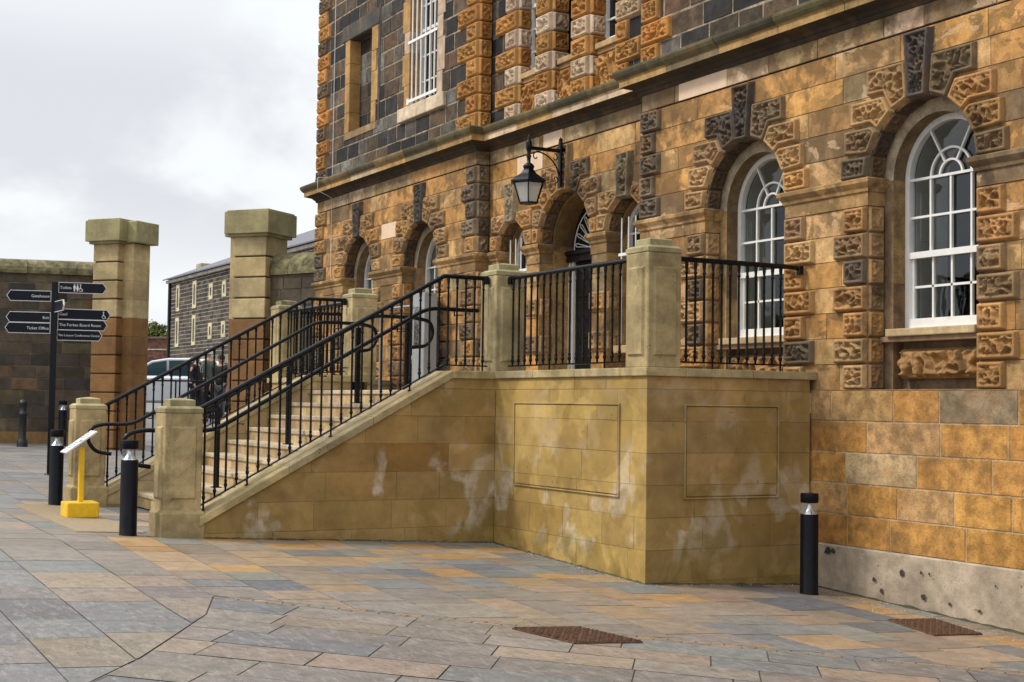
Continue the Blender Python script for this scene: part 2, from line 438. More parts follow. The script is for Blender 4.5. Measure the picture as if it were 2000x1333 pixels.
P_RUB = [(3, (.105, .078, .055)), (2, (.08, .062, .046)), (1.2, (.125, .098, .055)), (1, (.055, .05, .045)), (.5, (.15, .09, .05))]

YW = 2.0; YC = 2.21; YP = 1.965      # wing wall, centre bay, plinth
SP = 3.82
fw_ = lambda Y: (lambda u, z, h: (u, Y - h, z))       # faces -Y
fx_ = lambda X: (lambda u, z, h: (X + h, u, z))       # faces +X, u = y
ROW_LO = [1.82 + i * (3.58 - 1.82) / 7 for i in range(8)]
ROW_UP = [3.84 + i * .258 for i in range(6)]
ROWS = ROW_LO + ROW_UP

B = empty('historic_building', (-5.3, YW, .1), 'long Victorian stone building with carved arched windows, orange sandstone below and dark basalt above', 'building')
CARVED = []        # (distance, MB, mat)
CAM = Vector((11.0327, -7.4111, 1.6374))
def carve(M, poly, pal=None, mat_=None, res=None, **kw):
    p = Vector(M(sum(q[0] for q in poly) / len(poly), sum(q[1] for q in poly) / len(poly), 0))
    d = (p - CAM).length
    col = pick(pal or P_CARVE, R)
    if res is None: res = .0095 if d < 16 else (.012 if d < 20 else .016)
    mb = relief(M, poly, col, res=res, **kw)
    CARVED.append((d, mb, mat_ or M_CARVE))

OPEN_R = [(-1.155, .70), (1.436, .69)]
OPEN_L = [(-9.40, .68), (-11.96, .69)]
DOOR = (-5.27, .68)
SMALL = [(-6.74, .43), (-3.80, .43)]
def cut_arch(c, r, zb=1.82):
    def f(z0, z1):
        if z1 <= zb + 1e-6: return None
        zz = max(z0, SP)
        if zz >= SP + r: return None
        hw = sqrt(max(0, r * r - (zz - SP) ** 2)) if z0 > SP else r
        return (c - hw, c + hw)
    return f
def annulus(mb, c, r0, r1, y, z, col, a0=0, a1=pi, n=28, y1=None, mi=0):
    for i in range(n):
        t0 = a0 + (a1 - a0) * i / n; t1 = a0 + (a1 - a0) * (i + 1) / n
        mb.poly([(c + r0 * cos(t0), y, z + r0 * sin(t0)), (c + r1 * cos(t0), y, z + r1 * sin(t0)), (c + r1 * cos(t1), y, z + r1 * sin(t1)), (c + r0 * cos(t1), y, z + r0 * sin(t1))], col, mi)
def soffit(mb, c, r, y0, y1, z, col, n=28, mi=0):
    for i in range(n):
        t0 = pi * i / n; t1 = pi * (i + 1) / n
        mb.add([(c + r * cos(t0), y0, z + r * sin(t0)), (c + r * cos(t0), y1, z + r * sin(t0)), (c + r * cos(t1), y1, z + r * sin(t1)), (c + r * cos(t1), y0, z + r * sin(t1))], [(0, 1, 2, 3)], col, mi, True)

def arch_window(parent, c, r, y, z0, zt, name='window', lower=True, small=False):
    """white sash window, arched head radius r about SP"""
    f = MB(); fr = .055; y0, y1 = y, y + .07
    def vbar(x, za, zb, w=.022, yy=y + .02, d=.03): f.box(x - w / 2, x + w / 2, yy, yy + d, za, zb)
    def hbar(xa, xb, z, w=.022, yy=y + .02, d=.03): f.box(xa, xb, yy - .001, yy + d - .002, z - w / 2, z + w / 2)
    # outer frame
    for s in (-1, 1): f.box(min(c + s * r, c + s * (r - fr)), max(c + s * r, c + s * (r - fr)), y0, y1, z0, SP)
    for i in range(28):
        t0 = pi * i / 28; t1 = pi * (i + 1) / 28; ri = r - fr
        q = []
        for yy in (y0, y1): q += [(c + r * cos(t0), yy, SP + r * sin(t0)), (c + r * cos(t1), yy, SP + r * sin(t1)), (c + ri * cos(t1), yy, SP + ri * sin(t1)), (c + ri * cos(t0), yy, SP + ri * sin(t0))]
        f.add(q, [(0, 1, 2, 3), (2, 3, 7, 6), (4, 7, 6, 5)])
    ri = r - fr
    f.box(c - ri, c + ri, y - .004, y1, z0, z0 + .10)          # bottom rail of sash
    f.box(c - ri, c + ri, y - .012, y + .05, z0 - .05, z0 + .02)
    f.box(c - ri, c + ri, y - .002, y + .06, zt - .03, zt + .03)  # meeting rail
    f.box(c - ri, c + ri, y + .012, y + .045, SP - .012, SP + .012)
    # sash stiles
    for s in (-1, 1):
        f.box(min(c + s * ri, c + s * (ri - .035)), max(c + s * ri, c + s * (ri - .035)), y + .03, y + .065, z0 + .1, zt)
    if small:
        vbar(c, z0 + .1, SP); hbar(c - ri, c + ri, (zt + SP) / 2); hbar(c - ri, c + ri, (zt + z0) / 2 + .05)
        rs = r * .45
    else:
        for k in (-1, 0, 1):
            vbar(c + k * ri / 2, zt, SP)
            vbar(c + k * (ri - .035) / 2, z0 + .1, zt, yy=y + .035)
        hbar(c - ri, c + ri, (zt + SP) / 2)
        hbar(c - ri, c + ri, (zt + z0 + .1) / 2, yy=y + .036)
        rs = ri * .5
        vbar(c, SP, SP + .001)
    n = 16; w = .02
    def arc(rad, w=.02):
        for i in range(n):
            t0 = pi * i / n; t1 = pi * (i + 1) / n
            for a, b in ((rad, rad - w),):
                q = [(c + k * cos(t), yy, SP + k * sin(t)) for yy in (y + .02, y + .045) for k, t in ((a, t0), (a, t1), (b, t1), (b, t0))]
                f.add(q, [(0, 1, 2, 3), (0, 1, 5, 4), (3, 2, 6, 7)])
    arc(rs + .01)
    if not small: arc(.15)
    for t in ((60, 120) if not small else (90,)):
        t = radians(t); ra, rb = (.14 if not small else rs, ri)
        dx, dz = cos(t), sin(t); px, pz = -dz * .01, dx * .01
        q = [(c + k * dx + e * px, yy, SP + k * dz + e * pz) for yy in (y + .018, y + .046) for k, e in ((ra, -1), (rb, -1), (rb, 1), (ra, 1))]
        f.add(q, [(0, 1, 2, 3), (0, 1, 5, 4), (3, 2, 6, 7)])
    wo = f.build('window', M_WHITE, parent)
    p = MB(); yg = y + .052
    pts = [(c - ri, yg, z0), (c + ri, yg, z0), (c + ri, yg, SP)] + [(c + ri * cos(pi * i / 20), yg, SP + ri * sin(pi * i / 20)) for i in range(1, 20)] + [(c - ri, yg, SP)]
    p.poly(pts); p.build('pane', M_PANE if not small else M_GLASS, wo)
    if not small:
        rm = MB(); yb = y + 2.2; zt_ = SP + ri + .1; xa, xb = c - ri - .35, c + ri + .3
        for q in ([(xa, yb, z0 - .1), (xb, yb, z0 - .1), (xb, yb, zt_), (xa, yb, zt_)], [(xa, y + .5, z0 - .1), (xa, yb, z0 - .1), (xa, yb, zt_), (xa, y + .5, zt_)], [(xb, y + .10, z0 - .1), (xb, yb, z0 - .1), (xb, yb, zt_), (xb, y + .10, zt_)],
                  [(xa, y + .10, zt_), (xb, y + .10, zt_), (xb, yb, zt_), (xa, yb, zt_)], [(xa, y + .10, z0 - .1), (xb, y + .10, z0 - .1), (xb, yb, z0 - .1), (xa, yb, z0 - .1)]): rm.poly(q)
        rm.build('room', M_ROOM, wo)
        sh = MB(); x = c - ri - .005
        sh.box(x - .02, x, y + .085, y + .50, z0 - .05, SP)
        for za, zb2 in ((z0 + .1, z0 + .75), (z0 + .85, SP - .1)): sh.bbox(x, x + .012, y + .14, y + .27, za, zb2, .005); sh.bbox(x, x + .012, y + .31, y + .44, za, zb2, .005)
        sh.build('shutter', M_SHUT, wo)
        hd = MB(); soffit(hd, c, ri + .005, y + .085, y + .50, SP, (.3, .3, .3)); hd.build('arch_lining', M_SHUT, wo)
    return wo

trim = MB()         # smooth dressed stone inside the openings
def vous(c, r, M, kind='big', pal=None, lim=None):
    s_ = r / .69
    def P(*pts): return [(p[0] * s_ if p[1] < 2 else p[0], p[1] * s_) for p in pts]
    key = pal or P_DARK
    if kind == 'small':
        a, b = radians(36), radians(72)
        shp = [[(r, .02), (r + .20, .02), (r + .20, .262), (r * cos(a), r * sin(a))],
               [(r * cos(a), r * sin(a)), (.42, .278), (.60, .278), (.60, .545), (.185, .545), (r * cos(b), r * sin(b))]]
        keyp = [(-.128, .39), (.128, .39), (.165, .98), (-.165, .98)]
    else:
        def ip(d): return (r * cos(radians(d)), r * sin(radians(d)))
        x0 = r + (.35 if not lim else lim)
        x1 = (.99 if not lim else .84); x2 = .90; x3 = .68 if not lim else .62
        shp = [[ip(1.6), (x0, .02), (x0, .25), ip(20)],
               [ip(20), (x1, .262), (x1, .51), (.61, .51), ip(40)],
               [ip(40), (.625, .524), (x2, .524), (x2, .77), (.447, .77), ip(60)],
               [ip(60), (.457, .785), (x3, .785), (x3, 1.05), (.158, 1.05), ip(79.5)]]
        keyp = [(-.122, r - .03), (.122, r - .03), (.175, 1.295), (-.175, 1.295)]
    for qi, q in enumerate(shp):
        for s in (-1, 1):
            carve(M, [(c + s * x, SP + z) for x, z in q], pal=([(1.4, (.10, .078, .058)), (1, (.17, .12, .072)), (1, (.36, .22, .10))] if qi == len(shp) - 1 and pal is None else None))
    carve(M, [(c + x, SP + z) for x, z in keyp], pal=key, hm=.07, hp=.06, base=.01)

def opening(c, r, Y, zb=1.82, jamb=True, sides=(-1, 1), kind='big', wq=(.31, .45), apron=True, small=False):
    M = fw_(Y); ri = r - .13 if kind == 'big' else r - .05; Y2 = Y + .2; Y3 = Y2 + .15
    st = (.42, .28, .13); dk = (.26, .17, .09)
    # spandrel backing, outer soffit, inner order, inner soffit
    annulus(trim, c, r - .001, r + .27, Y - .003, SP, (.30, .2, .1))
    soffit(trim, c, r, Y - .003, Y2, SP, (.085, .06, .04))  # dark soffit colour holds soot and the shade under the arch
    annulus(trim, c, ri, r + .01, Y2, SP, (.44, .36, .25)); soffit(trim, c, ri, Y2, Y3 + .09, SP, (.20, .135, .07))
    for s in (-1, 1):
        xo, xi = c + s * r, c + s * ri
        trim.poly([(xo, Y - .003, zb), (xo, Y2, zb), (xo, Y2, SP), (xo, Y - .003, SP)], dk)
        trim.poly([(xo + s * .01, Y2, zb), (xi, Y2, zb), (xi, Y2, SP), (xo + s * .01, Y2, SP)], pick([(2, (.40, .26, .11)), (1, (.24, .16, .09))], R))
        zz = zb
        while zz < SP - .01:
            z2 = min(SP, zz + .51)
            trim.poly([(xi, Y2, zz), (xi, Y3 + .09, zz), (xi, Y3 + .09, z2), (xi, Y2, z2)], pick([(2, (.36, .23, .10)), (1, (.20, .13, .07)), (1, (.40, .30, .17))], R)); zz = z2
    # carved jamb blocks
    for i in range(7):
        z0, z1 = ROW_LO[i], ROW_LO[i + 1]
        for s in sides:
            w = wq[i % 2]; x0, x1 = sorted((c + s * r, c + s * (r + w)))
            carve(M, [(x0, z0), (x1, z0), (x1, z1), (x0, z1)])
        carve(fx_(c - r), [(Y, z0), (Y + .195, z0), (Y + .195, z1), (Y, z1)], margin=.026, hm=.03, hp=.035)
    # carved soffit blocks on the far (left) haunch, darkened for soot and shade
    Ms = lambda a, d, h: (c - (r - h) * cos(a / r), Y + d, SP + (r - h) * sin(a / r))
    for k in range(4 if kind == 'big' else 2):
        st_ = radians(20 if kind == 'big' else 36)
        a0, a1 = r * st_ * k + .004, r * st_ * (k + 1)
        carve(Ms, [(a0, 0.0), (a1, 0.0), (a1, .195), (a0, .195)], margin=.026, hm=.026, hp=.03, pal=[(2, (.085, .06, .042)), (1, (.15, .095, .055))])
    return Y3, ri
def impost(mb, xa, xb, Y, ret_l=None, ret_r=None, z=3.58, dd=.22, mi=0):
    """moulded impost along a pier from xa to xb with returns into the openings"""
    prof = [(.0, .0), (.012, .0), (.012, .125), (.03, .135), (.035, .165), (.06, .195), (.075, .215), (.075, .25), (.06, .262), (.0, .262)]
    n = len(prof)
    path = []
    if ret_l: path.append(((xa, Y + dd), (-1, 0)))
    path.append(((xa, Y), (-1 if ret_l else 0, -1)))
    path.append(((xb, Y), (1 if ret_r else 0, -1)))
    if ret_r: path.append(((xb, Y + dd), (1, 0)))
    V = []
    for (px, py), (nx, ny) in path:
        for o, h in prof: V.append((px + nx * o, py + ny * o, z + h))
    c = pick([(3, (.44, .29, .14)), (1, (.24, .17, .10))], R)
    for i in range(len(path) - 1):
        L = max(1, int(math.hypot(path[i + 1][0][0] - path[i][0][0], path[i + 1][0][1] - path[i][0][1]) / .7))
        cols = [pick([(3, (.44, .28, .12)), (1, (.26, .18, .10)), (.7, (.5, .38, .24))], R) for _ in range(L)]
        for l in range(L):
            for k in range(n - 1):
                a, b = V[i * n + k], V[(i + 1) * n + k]; a2, b2 = V[i * n + k + 1], V[(i + 1) * n + k + 1]
                lp = lambda p, q, t: tuple(p[j] + (q[j] - p[j]) * t for j in range(3))
                mb.poly([lp(a, b, l / L), lp(a, b, (l + 1) / L), lp(a2, b2, (l + 1) / L), lp(a2, b2, l / L)], cols[l])
    # end caps
    if not ret_r: mb.poly([V[(len(path) - 1) * n + k] for k in range(n)], c)

# --- lower storey walls
wl = MB()
cutR = [cut_arch(*o) for o in OPEN_R]; cutL = [cut_arch(*o) for o in OPEN_L]; cutC = [cut_arch(*DOOR)] + [cut_arch(*o) for o in SMALL]
XR0, XR1, XL0, XL1 = -3.13, 6.4, -13.98, -7.47
wall(wl, fw_(YW), XR0, XR1, ROWS, cutR, P_ASH, (.75, 1.4), .0055, .006, (.16, .11, .07))
wall(wl, fw_(YW), XL0, XL1, ROWS, cutL, P_ASH, (.75, 1.4), .0055, .006, (.16, .11, .07))
wall(wl, fw_(YC), XL1, XR0, ROWS, cutC, P_ASH, (.6, 1.2), .0055, .006, (.16, .11, .07))
wall(wl, fx_(XL1), YW, YC, ROWS, [], P_ASH, (.5, .6), .006, .006, (.16, .11, .07))
wl.box(XR0 - .0, XR0 + .01, YW + .008, YC, 1.82, 5.13, (.3, .2, .1))
# frieze courses, slightly proud of a dark joint
for (M, a, b) in ((fw_(YW - .012), XR0, XR1), (fw_(YW - .012), XL0, XL1), (fw_(YC - .012), XL1 + .012, XR0)):
    wall(wl, M, a, b, [5.138, 5.36], [], P_FRZ, (.45, 1.15), .007, .010, (.16, .11, .07))
wall(wl, fx_(XL1 + .012), YW - .012, YC - .012, [5.138, 5.36], [], P_FRZ, (.5, .6), .006, .006, (.1, .08, .05))
# one pale new stone in the R wing frieze and two in the wall, as pieced-in repairs
rep_ = MB(); rep_.box(-2.36, -1.46, YW - .0175, YW - .001, 5.142, 5.352, (.74, .56, .40))
rep_.build('repair_stone', M_REPAIR, B); rep_ = MB(); rep_.box(-5.86, -5.35, YC - .0175, YC - .001, 5.142, 5.352, (.72, .54, .38))
rep_.build('repair_stone', M_REPAIR, B); rep_ = MB(); rep_.box(-10.95, -10.35, YW - .005, YW + .005, 4.36, 4.61, (.74, .56, .40))
rep_.build('repair_stone', M_REPAIR, B); rep_ = MB(); rep_.box(-6.62, -5.9, YC - .005, YC + .005, 4.88, 5.12, (.70, .52, .36))
wl.build('wall', M_ASH, B); rep_.build('repair_stone', M_REPAIR, B)
# plinth
pl = MB()
PR = [.33, .628, .926, 1.224, 1.522, 1.82]
wall(pl, fw_(YP), -.05, XR1, PR, [], P_PL, (.55, .95), .012, .006, (.46, .36, .24))
pl2 = MB(); wall(pl2, fw_(YP), XL0, -10.6, PR, [], P_PL, (.55, .95), .012, .006, (.46, .36, .24))
pl.box(-.05, XR1, YP - .0, YW + .02, 1.818, 1.826, (.30, .19, .09)); pl2.box(XL0, -10.6, YP, YW + .02, 1.818, 1.826, (.30, .19, .09)); pl.build('plinth', M_PLINTH, B); pl2.build('plinth', M_PLINTH, B)

cb = MB()
nx = 110
for i in range(nx):
    x0, x1 = -.05 + 6.45 * i / nx, -.05 + 6.45 * (i + 1) / nx
    e0 = .014 + .010 * noise.noise(Vector((x0 * 3, 0, 0))); e1 = .014 + .010 * noise.noise(Vector((x1 * 3, 0, 0)))
    zs = [-.5, gz(x0, YW) + .04, .05, .2, .318, .33]
    prev = None
    for z in zs:
        k = 0 if z == .33 else 1
        cur = ((x0, YP - e0 * k - .012 * k, z), (x1, YP - e1 * k - .012 * k, z))
        if prev: cb.add([prev[0], prev[1], cur[1], cur[0]], [(0, 1, 2, 3)], (.41, .335, .252), 0, True)
        prev = cur
cb2 = MB(); cb2.box(XL0, -10.6, YP - .02, YP + .1, -.5, .33, (.42, .345, .245))
# chips and holes in the render
rr = random.Random(5)
for x, z, s in ((.28, .262, .05), (.36, .27, .035), (1.28, .16, .035), (1.52, .19, .022), (.92, .06, .03), (1.62, .19, .016), (1.02, -.035, .03), (1.55, -.02, .035), (1.86, -.045, .02), (2.2, -.06, .022), (2.38, .17, .012)):
    n = 7; pts = [(x + s * rr.uniform(.6, 1.2) * cos(2 * pi * k / n), YP - .040, z + s * rr.uniform(.5, 1.) * sin(2 * pi * k / n)) for k in range(n)]
    cb.poly(pts, (.05, .04, .035))
cb.build('rendered_base', M_CONC, B); cb2.build('rendered_base', M_CONC, B)

# --- openings
Y3s = []
for (c, r) in OPEN_R + OPEN_L:
    Y3, ri = opening(c, r, YW)
    vous(c, r, fw_(YW))
    arch_window(B, c, ri, Y3, 2.40, 3.10)
    # sill, apron panel
    s = MB(); s.bbox(c - ri + .002, c + ri - .002, YW + .09, Y3 + .02, 2.325, 2.395, .008, (.47, .35, .2)); s.bbox(c - ri - .10, c + ri - .01, YW + .125, Y3, 2.275, 2.326, .006, (.26, .17, .1)); s.build('window_sill', M_STEP, B)
    trim.poly([(c - r + .001, Y3 - .02, 1.80), (c + r - .001, Y3 - .02, 1.80), (c + r - .001, Y3 - .02, 2.33), (c - r + .001, Y3 - .02, 2.33)], (.22, .15, .09))
    trim.poly([(c - r, YW, 1.815), (c + r, YW, 1.815), (c + r, Y3, 1.84), (c - r, Y3, 1.84)], (.22, .15, .09))
    carve(fw_(Y3 - .10), [(c - ri + .05, 1.93), (c + ri - .05, 1.93), (c + ri - .05, 2.21), (c - ri + .05, 2.21)], margin=.012, hm=.03, hp=.085, freq=9, res=.011, pal=[(1, (.36, .20, .085))])
    trim.box(c - ri + .06, c + ri - .06, Y3 - .10, Y3 - .02, 1.935, 2.205, (.3, .19, .09))
# centre bay
def centre_opening(c, r, kind, lim=None):
    M = fw_(YC); Yd = YC + .46
    annulus(trim, c, r - .001, r + (.24 if kind == 'big' else .18), YC - .003, SP, (.30, .2, .1))
    soffit(trim, c, r, YC - .003, YC + .2, SP, (.12, .08, .05))  # darkened like the wing arches, soot and underside shade in the colour
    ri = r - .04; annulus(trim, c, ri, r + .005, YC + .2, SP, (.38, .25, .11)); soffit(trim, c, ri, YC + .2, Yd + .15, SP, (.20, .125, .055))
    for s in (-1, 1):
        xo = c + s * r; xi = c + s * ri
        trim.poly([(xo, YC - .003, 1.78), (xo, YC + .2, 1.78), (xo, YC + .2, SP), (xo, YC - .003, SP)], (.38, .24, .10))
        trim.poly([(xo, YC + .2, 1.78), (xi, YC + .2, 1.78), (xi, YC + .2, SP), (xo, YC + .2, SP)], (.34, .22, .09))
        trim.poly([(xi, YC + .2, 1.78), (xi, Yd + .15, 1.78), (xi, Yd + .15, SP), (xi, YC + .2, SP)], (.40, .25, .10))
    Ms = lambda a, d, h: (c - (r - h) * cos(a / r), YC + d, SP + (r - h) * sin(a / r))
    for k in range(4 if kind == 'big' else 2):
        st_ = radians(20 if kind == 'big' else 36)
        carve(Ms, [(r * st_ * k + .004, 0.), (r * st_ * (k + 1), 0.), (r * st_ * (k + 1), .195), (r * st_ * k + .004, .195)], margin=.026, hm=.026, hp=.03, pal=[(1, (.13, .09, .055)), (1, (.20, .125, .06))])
    return Yd
centre_opening(*DOOR, 'big'); vous(*DOOR, fw_(YC), 'big', pal=[(1, (.30, .20, .10))], lim=.155)
for o in SMALL:
    centre_opening(*o, 'small'); vous(*o, fw_(YC), 'small', pal=[(1, (.25, .20, .13))])
# carved blocks banding the centre piers and jambs
for (xa, xb) in ((-6.31, -5.95), (-4.59, -4.23)):
    for z0 in (1.84, 2.345, 2.85):
        carve(fw_(YC), [(xa, z0), ((xa + xb) / 2, z0), ((xa + xb) / 2, z0 + .25), (xa, z0 + .25)])
        carve(fw_(YC), [((xa + xb) / 2, z0), (xb, z0), (xb, z0 + .25), ((xa + xb) / 2, z0 + .25)])
        carve(fx_(xb), [(YC, z0), (YC + .195, z0), (YC + .195, z0 + .25), (YC, z0 + .25)], margin=.026, hm=.03, hp=.035)
# quoins at the wing corners
for i, (z0, z1) in enumerate(zip(ROWS[:-1], ROWS[1:])):
    if abs(z0 - 3.58) < .01: continue
    w = (.40, .29)[i % 2]
    up = z0 > 3.8
    pal = [(2, (.13, .10, .07)), (1, (.36, .21, .09)), (1, (.22, .17, .11))] if up else None
    carve(fw_(YW), [(XR0, z0), (XR0 + w, z0), (XR0 + w, z1), (XR0, z1)], pal=pal)
    w = (.30, .44)[i % 2]
    carve(fw_(YW), [(XL1 - w, z0), (XL1, z0), (XL1, z1), (XL1 - w, z1)], pal=pal)
    carve(fx_(XL1), [(YW, z0), (YC, z0), (YC, z1), (YW, z1)], margin=.03, hm=.035, pal=pal)
    w = (.52, .38)[i % 2]
    carve(fw_(YW), [(XL0 - .04, z0), (XL0 + w - .04, z0), (XL0 + w - .04, z1), (XL0 - .04, z1)], pal=pal)
# imposts
im = MB()
im_spans = [(XR0, OPEN_R[0][0] - .70, YW, 1, 1), (OPEN_R[0][0] + .70, OPEN_R[1][0] - .69, YW, 1, 1), (OPEN_R[1][0] + .69, XR1, YW, 1, 0),
            (OPEN_L[0][0] + .68, XL1, YW, 1, 1), (OPEN_L[1][0] + .69, OPEN_L[0][0] - .68, YW, 1, 1), (XL0, OPEN_L[1][0] - .69, YW, 1, 1),
            (SMALL[0][0] + .43, DOOR[0] - .68, YC, 1, 1), (DOOR[0] + .68, SMALL[1][0] - .43, YC, 1, 1), (XL1 + .08, SMALL[0][0] - .43, YC, 0, 1), (SMALL[1][0] + .43, XR0 - .08, YC, 1, 0)]
for a, b, Y, l, r_ in im_spans:
    im = MB(); im.box(a + .001, b - .001, Y - .004, Y + .19, 3.60, 3.83, (.40, .26, .12)); impost(im, a, b, Y, l, r_); im.build('impost_moulding', M_ASH, B)
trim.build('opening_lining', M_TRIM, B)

# door, fanlight
d = MB(); c, r = DOOR; yd = YC + .46; rd = r - .04
d.box(c - rd + .11, c + rd - .11, yd + .03, yd + .08, 1.79, 3.60)
for px in (-.27, .27):
    for z0, z1 in ((1.95, 2.45), (2.55, 3.05), (3.12, 3.5)):
        d.bbox(c + px - .2, c + px + .2, yd + .012, yd + .031, z0, z1, .012)
do = d.build('door', M_DOOR, B)
h = MB(); h.lathe([(.0, 0), (.03, .0), (.035, .02), (.02, .04), (.0, .045)], (c + .42, yd + .0, 2.75), 10); h.build('handle', M_ALU, do)
d = MB(); d.box(c - rd, c + rd, yd - .06, yd + .10, 3.60, 3.74); d.box(c - rd, c + rd, yd - .09, yd + .1, 3.70, 3.75)
d.build('door_lintel', M_DOOR, B)
d = MB()
for s in (-1, 1):
    d = MB(); a, b = sorted((c + s * rd, c + s * (rd - .035))); d.box(a, b, yd - .02, yd + .10, 1.79, 3.60)
    a, b = sorted((c + s * (rd - .075), c + s * (rd - .11))); d.box(a, b, yd - .01, yd + .10, 1.79, 3.60); d.build('door_frame', M_WHITE, B)

fl = MB()
for k in range(11):
    t = radians(9 + k * 16.2); ra, rb = .14, .50
    for e in (-.045, .045):
        p0 = Vector((c + ra * cos(t), yd + .02, 3.76 + ra * sin(t))); p1 = Vector((c + rb * cos(t + e), yd + .02, 3.76 + rb * sin(t + e)))
        fl.tube([p0, p1], .0075, 5)
    fl.tube([(c + rb * cos(t - .045), yd + .02, 3.76 + rb * sin(t - .045)), (c + (rb + .035) * cos(t), yd + .02, 3.76 + (rb + .035) * sin(t)), (c + rb * cos(t + .045), yd + .02, 3.76 + rb * sin(t + .045))], .0075, 5)
fl.tube([(c + .14 * cos(pi * i / 12), yd + .02, 3.76 + .14 * sin(pi * i / 12)) for i in range(13)], .012, 6)
fl.tube([(c + .56 * cos(pi * i / 24), yd + .02, 3.76 + .56 * sin(pi * i / 24)) for i in range(25)], .009, 6)
fo = fl.build('fanlight', M_WHITE, B)
g = MB(); g.poly([(c - rd, yd + .05, 3.74), (c + rd, yd + .05, 3.74)] + [(c + rd * cos(pi * i / 20), yd + .05, SP + rd * sin(pi * i / 20)) for i in range(21)]); g.build('pane', M_GLASS, fo)
for (c, r) in SMALL:
    arch_window(B, c, r - .04, YC + .28, 2.40, 3.10, small=True)
    b = MB()
    b.box(c - .30, c + .30, YC + .09, YC + .115, 3.52, 3.555)
    for x in (c - .29, c + .29): b.tube([(x, YC + .10, 3.54), (x, YC + .28, 3.54)], .016, 6); b.bbox(x - .03, x + .03, YC + .22, YC + .27, 3.50, 3.58, .004)
    for k in (-1.5, -.5, .5, 1.5): b.tube([(c + k * .16, YC + .10, 2.42), (c + k * .16, YC + .10, 4.0)], .011, 6)
    b.build('window_bars', M_WHITE, B)
    trim2 = MB(); trim2.bbox(c - r + .045, c + r - .045, YC + .06, YC + .30, 2.30, 2.395, .008, (.44, .30, .16)); trim2.build('window_sill', M_STEP, B)
    t3 = MB(); t3.poly([(c - r, YC + .26, 1.78), (c + r, YC + .26, 1.78), (c + r, YC + .26, 2.32), (c - r, YC + .26, 2.32)], (.3, .19, .09)); t3.build('window_apron', M_ASH, B)

# --- cornice following the breaks in plan
def cornice():
    prof = [(0, 5.33), (.03, 5.335), (.045, 5.375), (.06, 5.38), (.09, 5.415), (.17, 5.44), (.205, 5.45), (.205, 5.525), (.225, 5.535), (.255, 5.575), (.27, 5.61), (.27, 5.635), (.25, 5.65), (0, 5.70)]
    path = [((XL0, YC + 3), (-1, 0)), ((XL0, YW), (-1, -1)), ((XL1, YW), (1, -1)), ((XL1, YC), (1, -1)), ((XR0, YC), (-1, -1)), ((XR0, YW), (-1, -1)), ((XR1, YW), (1, -1)), ((XR1, YC + 3), (1, 0))]
    mb = MB(); rnd = random.Random(3)
    for i in range(len(path) - 1):
        (p0, n0), (p1, n1) = path[i], path[i + 1]
        L = math.hypot(p1[0] - p0[0], p1[1] - p0[1]); K = max(1, int(L / .95))
        for k in range(K):
            cA = pick([(3, (.40, .25, .10)), (1, (.20, .15, .08)), (.6, (.60, .45, .29))], rnd); cB = pick([(3, (.12, .10, .05)), (1, (.08, .07, .04)), (.8, (.22, .15, .07))], rnd)
            for j in range(len(prof) - 1):
                q = []
                for (o, z), kk in (((prof[j]), 0), ((prof[j]), 1), ((prof[j + 1]), 1), ((prof[j + 1]), 0)):
                    a = (p0[0] + n0[0] * o, p0[1] + n0[1] * o); b = (p1[0] + n1[0] * o, p1[1] + n1[1] * o); t = (k + kk) / K
                    if K > 1 and kk == 1 and k < K - 1: t -= .003 / L * 2
                    q.append((a[0] + (b[0] - a[0]) * t, a[1] + (b[1] - a[1]) * t, z))
                mb.add(q, [(0, 1, 2, 3)], (.045, .032, .022) if j < 6 else (cA if j < 8 else cB))  # underside mouldings dark: soot, plus shadow below the fascia put into the colour
    return mb
# concave corner normals: at (XL1,YC) and (XR0,YC) the offset point lies toward -Y and away from the return
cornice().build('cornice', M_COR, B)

# --- upper storey
ub = MB()
URB = [5.66 + .268 * i for i in range(20)]
def cut_rect(a, b, z0, z1): return lambda p, q: (a, b) if (p + q) / 2 > z0 and (p + q) / 2 < z1 else None
MORT = (.36, .29, .195)
def rows_with(rows, extra):
    rs = sorted(set([r for r in rows if all(abs(r - e) > .07 for e in extra)] + list(extra))); return rs
BL = (-12.5, -11.5); BW = (-9.92, -8.88)
rL = rows_with(URB, [6.42, 8.08])
wall(ub, fw_(YW), XL0, XL1, rL, [cut_rect(BL[0], BL[1], 6.42, 8.08), cut_rect(BW[0], BW[1], 6.42, 9.4)], P_BAS, (.34, .62), .024, .005, MORT, wob=.008)
wall(ub, fw_(YW + .19), BL[0], BL[1], rL[3:12], [], P_BAS, (.26, .5), .014, .006, MORT, wob=.006)
wall(ub, fw_(YW), XR0, XR1, URB, [], P_BAS, (.36, .66), .024, .005, MORT, wob=.008)
UA = (-6.65, -6.03); UN = (-5.64, -5.07); UC = (-4.66, -4.03)
wall(ub, fw_(YC), XL1, XR0, URB, [cut_rect(UA[0], UA[1], 5.6, 9), cut_rect(UN[0], UN[1], 5.6, 9), cut_rect(UC[0], UC[1], 5.6, 9)], P_BAS, (.28, .5), .014, .006, MORT, wob=.006)
wall(ub, fw_(YC + .26), UN[0], UN[1], URB[:16], [], P_BAS, (.28, .5), .014, .006, MORT)
ub.build('upper_wall', M_BAS, B)
